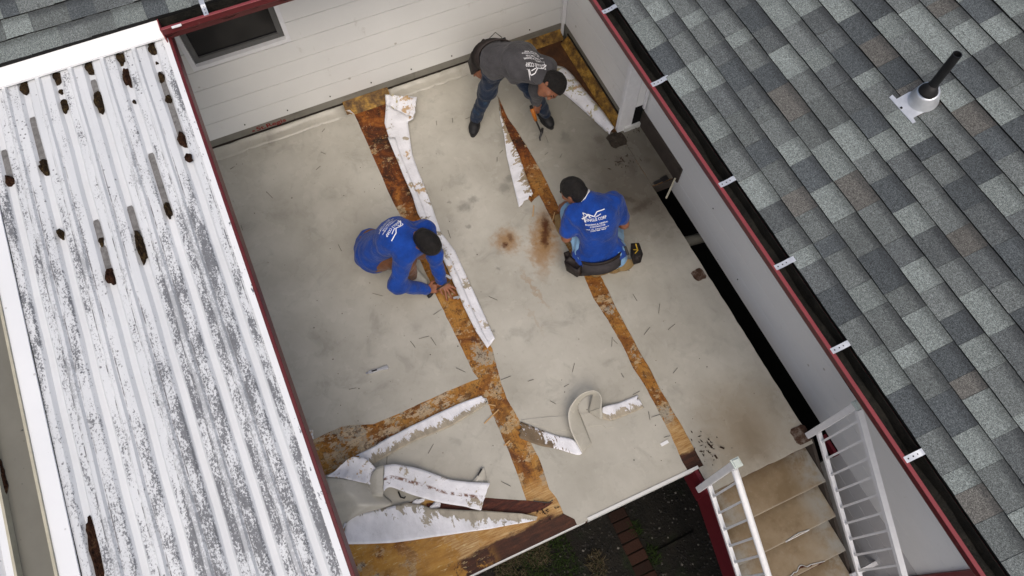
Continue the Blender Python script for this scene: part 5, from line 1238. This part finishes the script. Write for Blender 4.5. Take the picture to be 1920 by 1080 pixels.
def belt_band(name, c, axis, sx, rx, sy, ry, hgt, mat, parent, pouches=(), th=.010, tilt=0):
    axis = nrm(axis); n = 32; V, F = [], []
    for i in range(n):
        a = 2 * math.pi * i / n; q = c + sx * rx * math.cos(a) + sy * ry * math.sin(a); o = nrm(sx * math.cos(a) / rx + sy * math.sin(a) / ry)
        V += [q + axis * hgt / 2, q + axis * hgt / 2 + o * th, q - axis * hgt / 2 + o * th, q - axis * hgt / 2]
    for i in range(n):
        k = 4 * i; m = 4 * ((i + 1) % n)
        for j in range(4): F.append((k + j, k + (j+1) % 4, m + (j+1) % 4, m + j))
    return raw(name, V, F, mat, parent, True)
def pouch(name, c, axis, out, w, h, d, mat, parent, tools=()):
    axis, out = nrm(axis), nrm(out); s = np.cross(axis, out); bm = bmesh.new(); c = np.array(c, float)
    bl = [c + s * w/2 * i + out * d * j - axis * h for i, j in ((-.85, 0), (.85, 0), (.8, .85), (-.8, .85))]; tp_ = [c + s * w/2 * i + out * d * j + axis * (.01 if j == 0 else -.012) for i, j in ((-1, 0), (1, 0), (1, 1), (-1, 1))]
    vb_ = [bm.verts.new(q) for q in bl]; vt = [bm.verts.new(q) for q in tp_]
    bm.faces.new(vb_[::-1])
    for i in range(4): bm.faces.new((vb_[i], vb_[(i+1) % 4], vt[(i+1) % 4], vt[i]))
    ins = [bm.verts.new(q + (c + out * d/2 - q) * .18 - axis * .025) for q in tp_]
    for i in range(4): bm.faces.new((vt[i], vt[(i+1) % 4], ins[(i+1) % 4], ins[i]))
    bm.faces.new(ins); bmesh.ops.bevel(bm, geom=bm.edges[:], offset=.004, segments=2, affect='EDGES')
    return fin(name, bm, mat, parent, True)

def person(label, J, face, crown, shirt, trousers, shoes, long_sleeve=True, hands=(), hem=0.0, wr=.0062, seed=1.0, face_on=True, legs=None, thick=1.0, collar=None, shoedir=None, short_end=.62, hair_cut=None, flat=1.28, tail=None):
    pel, chest, neck, head = J['pel'], J['chest'], J['neck'], J['head']
    shR, shL, hipR, hipL = J['shR'], J['shL'], J['hipR'], J['hipL']
    root = thing("person", (pel[0], pel[1], 0.0), label, "person", "roofers working on the deck")
    sl = nrm(shL - shR); sp1 = nrm(chest - pel); back = nrm(np.cross(sl, nrm(neck - pel)))
    if back[2] < 0: back = -back
    ms = (shR + shL) / 2; T = thick
    torso = lambda g: [seg(pel, chest, .128 * T + g, .140 * T + g, back, flat, .06), seg(chest, ms * .7 + chest * .3 + back * .01, .140 * T + g, .118 * T + g, back, flat, .06), seg(shR * .86 + ms * .14, shL * .86 + ms * .14, .066 + g, .066 + g, back, 1.05, .06), seg(ms, neck * .85 + ms * .15, .085 + g, .058 + g, back, 1.0, .05), seg(hipR, hipL, .118 * T + g, .118 * T + g, k=.06)]
    def limb(a, b, c, r, g, k=.04, end=1.0):
        out = [seg(a, b, r[0] + g, r[1] + g, k=k)]
        if end > 0: out.append(seg(b, b + (c - b) * end, r[1] * .96 + g, r[1] * .96 + (r[2] - r[1]) * end + g, k=k))
        return out
    AR, LR = (.058, .047, .031), (.088, .066, .046)
    body = torso(-.022)
    hp, (fd, ud, sd_) = head_prims(head, face, crown)
    body += [seg(neck - nrm(head - neck) * .06, head - ud * .045 - fd * .02, .058, .056, k=.02)] + hp
    for s in 'RL':
        body += limb(J['sh' + s], J['el' + s], J['wr' + s], AR, -.008, .03)
        body += limb(J['hip' + s], J['kn' + s], J['an' + s], LR, -.016, .03)
    for hnd in hands: body += hand(**hnd)
    o = sdf_obj("body", body, M['skin'], root, h=.0052)
    # shirt
    sh = torso(.014)
    if hem: sh.append(seg(pel - sp1 * hem, pel, .135 * T + .018, .132 * T + .016, back, flat, .05))
    for s in 'RL':
        if long_sleeve: sh += limb(J['sh' + s], J['el' + s], J['wr' + s] - nrm(J['wr' + s] - J['el' + s]) * .005, (.062, .054, .037), .012, .05)
        else:
            e = J['sh' + s] + (J['el' + s] - J['sh' + s]) * short_end; sh.append(seg(J['sh' + s], e, .072, .074, k=.05)); dcut = nrm(J['el' + s] - J['sh' + s])
    sh.append(seg(neck, neck + nrm(head - neck) * .012, .068, .066, k=.03))
    if tail is not None: sh.append(cut(pel + sp1 * tail, sp1))
    shirt_o = sdf_obj("shirt", sh, M[shirt], root, h=.0062, wr=wr, seed=seed)
    # trousers
    tr = [seg(hipR, hipL, .124 * T, .124 * T, k=.05), seg(pel, pel + sp1 * .04, .125 * T, .125 * T, back, flat, .05)]
    for s in 'RL': tr += limb(J['hip' + s], J['kn' + s], J['an' + s] + nrm(J['kn' + s] - J['an' + s]) * .01, LR, .010, .05)
    sdf_obj("trousers", tr, M[trousers], root, h=.0066, wr=wr * 1.1, seed=seed + 2)
    # hair
    hc = head + ud * .018 - fd * .012
    hr = [ell(hc, [fd * .109, sd_ * .088, ud * .110]), cut(head + (hair_cut or (0, 0))[0] * fd + fd * .018 - ud * .012, -fd * .80 + ud * .62)]
    hr += [ell(hc - fd * .045 - ud * .055, [fd * .060, sd_ * .070, ud * .060], .03)]
    sdf_obj("hair", hr, M['hair'], root, h=.005, wr=.0022, seed=seed, ws=2.2)
    # face details
    for q in (-1, 1):
        bm = bmesh.new(); bmesh.ops.create_uvsphere(bm, u_segments=10, v_segments=6, radius=.011, matrix=Matrix.Translation(Vector(head + fd * .083 + sd_ * q * .031 + ud * .006))); fin("eye", bm, M['eye'], root, True)
        bm = bmesh.new(); tube(bm, [head + fd * .094 + sd_ * q * .014 + ud * .024, head + fd * .093 + sd_ * q * .032 + ud * .030, head + fd * .080 + sd_ * q * .050 + ud * .024], [.004, .005, .003], 6); fin("eyebrow", bm, M['brow'], root)
    bm = bmesh.new(); tube(bm, [head + fd * .088 - sd_ * .022 - ud * .060, head + fd * .096 - ud * .059, head + fd * .088 + sd_ * .022 - ud * .060], [.004, .006, .004], 6); fin("lips", bm, M['lip'], root)
    # shoes
    for s in 'RL':
        if shoes.get(s) is None: continue
        heel, toe, upv, mt, ms_ = shoes[s]; heel, toe = np.array(heel), np.array(toe); d = nrm(toe - heel); u_ = nrm(np.array(upv) - d * (np.array(upv) @ d))
        sd2 = np.cross(d, u_)
        pr = [seg(heel + u_ * .048 + d * .035, heel + u_ * .040 + d * .15, .048, .044, k=.03), seg(heel + u_ * .040 + d * .15, toe + u_ * .034 - d * .045, .047, .040, u_, 1.25, .03), seg(heel + u_ * .06 + d * .04, heel + u_ * .105 + d * .030, .046, .044, k=.03), cut(heel + u_ * .008, u_)]
        so_ = sdf_obj("shoe", pr, M[mt], root, h=.005)
        V = []; m = 20; Lg = np.linalg.norm(toe - heel)
        for i in range(m):
            a = 2 * math.pi * i / m; t = .5 - .5 * math.cos(a); wdt = (.036 + .016 * math.sin(min(1, t * 1.1) * math.pi * .85 + .2)) * (math.sin(math.pi * min(1, max(0, (t * 1.0)))) ** .35 if 0 < t < 1 else 0)
            V.append(heel + d * (Lg * t * 1.02 - .004) + sd2 * wdt * (1 if a < math.pi else -1))
        raw("sole", [q + u_ * .020 for q in V] + V, [tuple(range(m))] + [tuple(range(2 * m - 1, m - 1, -1))] + [(i, m + i, m + (i+1) % m, (i+1) % m) for i in range(m)], M[ms_], so_)
    return root, shirt_o, back, sl
def JJ(**kw): return {k: P(*v) for k, v in kw.items()}

# ---- squatting man in blue, bending over the middle seam
J = JJ(pel=(694, 470, .34), chest=(742, 443, .60), neck=(778, 447, .66), head=(801, 455, .70), shR=(757, 481, .58), elR=(745, 534, .33), wrR=(800, 543, .11), shL=(797, 430, .58), elL=(815, 478, .34), wrL=(827, 526, .10),
       hipR=(702, 482, .30), hipL=(698, 458, .30), knR=(760, 490, .42), anR=(772, 516, .10), knL=(786, 466, .38), anL=(752, 468, .10))
hL = nrm(P(846, 548, .04) - J['wrL']); hR = nrm(P(826, 540, .07) - J['wrR'])
per, sh_o, bk, sl = person("squatting person in long sleeved blue shirt and brown trousers at the middle seam", J, nrm(np.array(P(836, 520, .15)) - J['head']) , nrm(np.array([.75, .35, .45])), 'blue', 'khaki',
    {'R': (P(771, 512, .0), P(789, 531, .0), (0, 0, 1), 'whiteshoe', 'sole'), 'L': (P(742, 470, .0), P(775, 468, .0), (0, 0, 1), 'whiteshoe', 'sole')}, True,
    hands=[dict(w=J['wrL'], d=hL, nrm_back=(.2, .1, 1), spread=.34, curl=.18, thumb=1), dict(w=J['wrR'], d=hR, nrm_back=(.35, -.5, .8), spread=.05, curl=1.0, thumb=-1)], seed=.3)
ux = nrm(P(729, 443, .66) - P(757, 411, .66)); uy = nrm(np.cross(nrm(np.array([-.15, -.05, 1])), ux))
add_text_on("lettering", sh_o, per, PRINT, (P(737, 432, .70)), ux, uy, M['lettering'])
# ---- kneeling man in blue seen from behind
J = JJ(pel=(1124, 474, .27), chest=(1119, 408, .58), neck=(1101, 374, .68), head=(1074, 358, .72), shR=(1152, 378, .62), elR=(1170, 420, .40), wrR=(1128, 415, .16), shL=(1074, 402, .60), elL=(1062, 445, .40), wrL=(1056, 392, .22),
       hipR=(1146, 476, .23), hipL=(1104, 480, .23), knR=(1150, 412, .08), anR=(1160, 484, .08), knL=(1069, 398, .40), anL=(1062, 440, .10))
per2, sh_o2, bk2, sl2 = person("kneeling person in short sleeved blue shirt with tool belt, back turned to the viewer", J, nrm(np.array([-.55, -.50, -.55])), nrm(np.array([-.55, -.25, .75])), 'blue', 'lightdenim',
    {'R': (P(1150, 500, .10), P(1190, 492, .03), (-.3, 0, -.9), 'tanboot', 'tansole'), 'L': (P(1062, 448, .0), P(1044, 405, .0), (0, 0, 1), 'tanboot', 'tansole')}, False,
    hands=[dict(w=J['wrL'], d=nrm(P(1052, 372, .14) - J['wrL']), nrm_back=(-.5, -.5, .7), spread=.08, curl=.9, thumb=-1), dict(w=J['wrR'], d=nrm(P(1100, 395, .08) - J['wrR']), nrm_back=(0, .4, .8), spread=.08, curl=.8, thumb=1)], seed=1.7, short_end=.66, thick=1.08, tail=-.035)
ux = nrm(P(1147, 412, .6) - P(1093, 430, .6)); uy = nrm(J['chest'] - J['pel']); uy = nrm(uy - ux * (uy @ ux))
add_text_on("lettering", sh_o2, per2, PRINT, P(1121, 416, .70), ux, uy, M['lettering'])
# sole of the tucked boot turned to the sky
h0, t0 = P(1112, 512, .075), P(1160, 495, .05); d = nrm(t0 - h0); u_ = nrm(np.array([.45, 0, .9]) - d * (np.array([.45, 0, .9]) @ d))
o = sdf_obj("boot", [seg(h0 + d * .04 - u_ * .04, h0 + d * .12 - u_ * .045, .048, .044, k=.03), seg(h0 + d * .12 - u_ * .045, t0 - u_ * .045, .045, .042, k=.03), cut(h0 - u_ * .004, -u_)], M['tanboot'], per2, h=.005)
s2 = np.cross(d, u_); L = np.linalg.norm(t0 - h0) + .05; V = []
for i in range(24):
    a = 2 * math.pi * i / 24; t = .5 - .5 * math.cos(a); wd = .050 * (max(0, math.sin(math.pi * t)) ** .4) * (.82 + .25 * math.sin(t * 6.28 + 2.6)); V.append(h0 + d * (L * t - .02) + s2 * wd * (1 if a < math.pi else -1))
raw("sole", [q + u_ * .006 for q in V] + [q - u_ * .012 for q in V], [tuple(range(24)), tuple(range(47, 23, -1))] + [(i, 24 + i, 24 + (i+1) % 24, (i+1) % 24) for i in range(24)], M['tansole'], o)
bm = bmesh.new(); tube(bm, [h0 + d * .03 + u_ * .007, h0 + d * .031 + u_ * .009], .022, 14); fin("heel_mark", bm, M['tanboot'], o)
# belt and pouches
ax_ = nrm(J['chest'] - J['pel']); bfl = nrm(np.cross(sl2, ax_))
bc = J['pel'] - ax_ * .045
belt_band("belt", bc, ax_, sl2, .185, bfl, .160, .095, M['beltgrey'], per2, th=.014); belt_band("belt_strap", bc + ax_ * .058, ax_, sl2, .183, bfl, .158, .024, M['belt'], per2, th=.013)
for (u, v, z, w, h, dd, out, mt) in ((1080, 488, .27, .15, .13, .07, (.3, -.8, .2), 'belt'), (1095, 492, .22, .13, .12, .06, (.8, -.4, .3), 'beltgrey'), (1186, 468, .28, .14, .13, .075, (.2, .9, .2), 'belt'), (1070, 478, .22, .10, .10, .05, (-.2, -.9, .2), 'belt')):
    pouch("pouch", P(u, v, z), nrm(ax_ * .7 + np.array([0, 0, .5])), out, w, h, dd, M[mt], per2)
bm = bmesh.new(); p = P(1188, 468, .33); tube(bm, [p, p + (.03, .02, .03), p + (.05, -.02, .035)], .004, 6); tube(bm, [p + (.01, .03, 0), p + (-.03, .03, .03)], .005, 6); fin("yellow_tool", bm, M['yellow'], per2)
bm = bmesh.new(); tube(bm, [P(1178, 478, .31), P(1172, 462, .36)], .011, 8); fin("pouch_tool", bm, M['darksteel'], per2)
bm = bmesh.new(); p = P(1196, 478, .25); tube(bm, [p, p + (.0, .0, .04)], .03, 12); fin("tape_reel", bm, M['darksteel'], per2)
# white undershirt collar
nk = nrm(J['head'] - J['neck']); cc = J['neck'] + nk * .028; a1 = sl2 - nk * (sl2 @ nk); a1 = nrm(a1); a2 = np.cross(nk, a1)
bm = bmesh.new(); tube(bm, [cc + a1 * .064 * math.cos(t) + a2 * .064 * math.sin(t) for t in np.linspace(0, 6.0, 22)], .014, 8); fin("collar", bm, M['whitecloth'], per2, True)
# ---- bending man in grey by the house wall
J = JJ(pel=(926, 104, .80), chest=(976, 112, .88), neck=(1014, 143, .84), head=(1035, 160, .80), shR=(966, 137, .82), elR=(936, 108, .72), wrR=(908, 127, .62), shL=(1026, 126, .82), elL=(1006, 168, .58), wrL=(1006, 192, .36),
       hipR=(928, 122, .74), hipL=(950, 108, .76), knR=(914, 168, .43), anR=(893, 222, .10), knL=(998, 168, .46), anL=(1022, 212, .10))
per3, sh_o3, bk3, sl3 = person("person in grey shirt and dark jeans bending over by the house wall", J, nrm(np.array([.62, -.30, -.62])), nrm(np.array([.30, .62, .25])), 'greyshirt', 'denim',
    {'R': (P(894, 220, .0), P(886, 258, .0), (0, 0, 1), 'shoe', 'sole'), 'L': (P(1012, 212, .0), P(1036, 243, .0), (0, 0, 1), 'shoe', 'sole')}, True,
    hands=[dict(w=J['wrR'], d=nrm(P(898, 140, .55) - J['wrR']), nrm_back=(.5, -.6, .5), spread=.06, curl=.7, thumb=1), dict(w=J['wrL'], d=nrm(P(1007, 212, .26) - J['wrL']), nrm_back=(.7, .3, .6), spread=.05, curl=1.05, thumb=-1)], seed=3.1, thick=.98, wr=.0066, tail=-.06)
ux = nrm(P(1033, 118, .9) - P(985, 128, .9)); uy = nrm(J['neck'] - J['pel']); uy = nrm(uy - ux * (uy @ ux))
ux = nrm(P(1012, 100, .93) - P(985, 125, .93)); ux = nrm(ux - uy * (ux @ uy))
if (np.cross(ux, uy) @ np.array([0, 0, 1])) < 0: ux = -ux
add_text_on("lettering", sh_o3, per3, PRINT, P(1003, 116, .96), ux, uy, M['lettering'])
ax_ = nrm(J['chest'] - J['pel']); bfl = nrm(np.cross(sl3, ax_))
belt_band("belt", J['pel'] + ax_ * .01, ax_, sl3, .165, bfl, .135, .07, M['belt'], per3, th=.014)
for (u, v, z, w, h, dd, out) in ((905, 108, .70, .16, .18, .08, (-.1, -.9, .1)), (912, 92, .80, .16, .16, .08, (-.7, -.5, .3)), (938, 84, .86, .14, .15, .07, (-.9, .2, .3))):
    pouch("pouch", P(u, v, z), nrm(np.array([.3, .2, .8])), out, w, h, dd, M['belt'], per3)
bm = bmesh.new()
p = P(926, 82, .86); tube(bm, [p, p + (-.02, -.03, .06), p + (-.03, .03, .09), p + (0, .07, .05), p + (.02, .07, .0)], .004, 6); obox(bm, P(944, 80, .88), (.02, 0, 0), (0, .025, 0), (0, 0, .035)); fin("belt_tools", bm, M['darksteel'], per3)
# tools in hands: each a thing of its own
hm = thing("hammer", tuple(P(1010, 225, .15)), "hammer with an orange grip held low by the bending man in grey", "hammer")
a, b, c = P(997, 203, .34), P(1005, 226, .22), P(1014, 247, .12)
bm = bmesh.new(); tube(bm, [a, a * .5 + b * .5, b], [.016, .019, .015], 10); fin("grip", bm, M['orange'], hm, True)
bm = bmesh.new(); tube(bm, [a - nrm(b - a) * .025, a], [.015, .016], 10); fin("grip_end", bm, M['rubber'], hm)
bm = bmesh.new(); tube(bm, [b, c], .008, 8); fin("shaft", bm, M['darksteel'], hm)
sd_ = nrm(np.cross(nrm(c - b), nrm(np.array([.5, .9, .2])))); e = nrm(P(1017, 243, .12) - P(1011, 262, .08))
bm = bmesh.new(); tube(bm, [P(1017, 241, .12), P(1016, 247, .12), P(1015, 251, .11), P(1012, 258, .09), P(1013, 264, .08)], [.015, .014, .011, .009, .005], 8); fin("head", bm, M['darksteel'], hm, True)
hk = thing("pry_bar", tuple(P(818, 535, .03)), "steel roofing bar with a black handle in the squatting man's fist", "pry bar")
bm = bmesh.new(); tube(bm, [P(802, 557, .05), P(806, 554, .055), P(812, 547, .07)], [.016, .017, .014], 10); fin("handle", bm, M['rubber'], hk, True)
bm = bmesh.new(); tube(bm, [P(812, 547, .07), P(835, 533, .12), P(844, 527, .13)], .006, 8); fin("shaft", bm, M['darksteel'], hk)
bm = bmesh.new(); q = [P(846, 522, .13), P(838, 517, .15), P(827, 516, .16), P(816, 519, .16)]
for i in range(3): bar(bm, q[i], q[i+1], .022, .006)
fin("blade", bm, M['zinc'], hk)
sc_ = thing("blade", tuple(P(855, 558, .01)), "small shiny blade under the squatting man's flat hand", "blade"); bm = bmesh.new(); bar(bm, P(850, 559, .012), P(862, 556, .014), .020, .003); bar(bm, P(858, 561, .010), P(865, 554, .012), .008, .004); fin("metal", bm, M['zinc'], sc_)
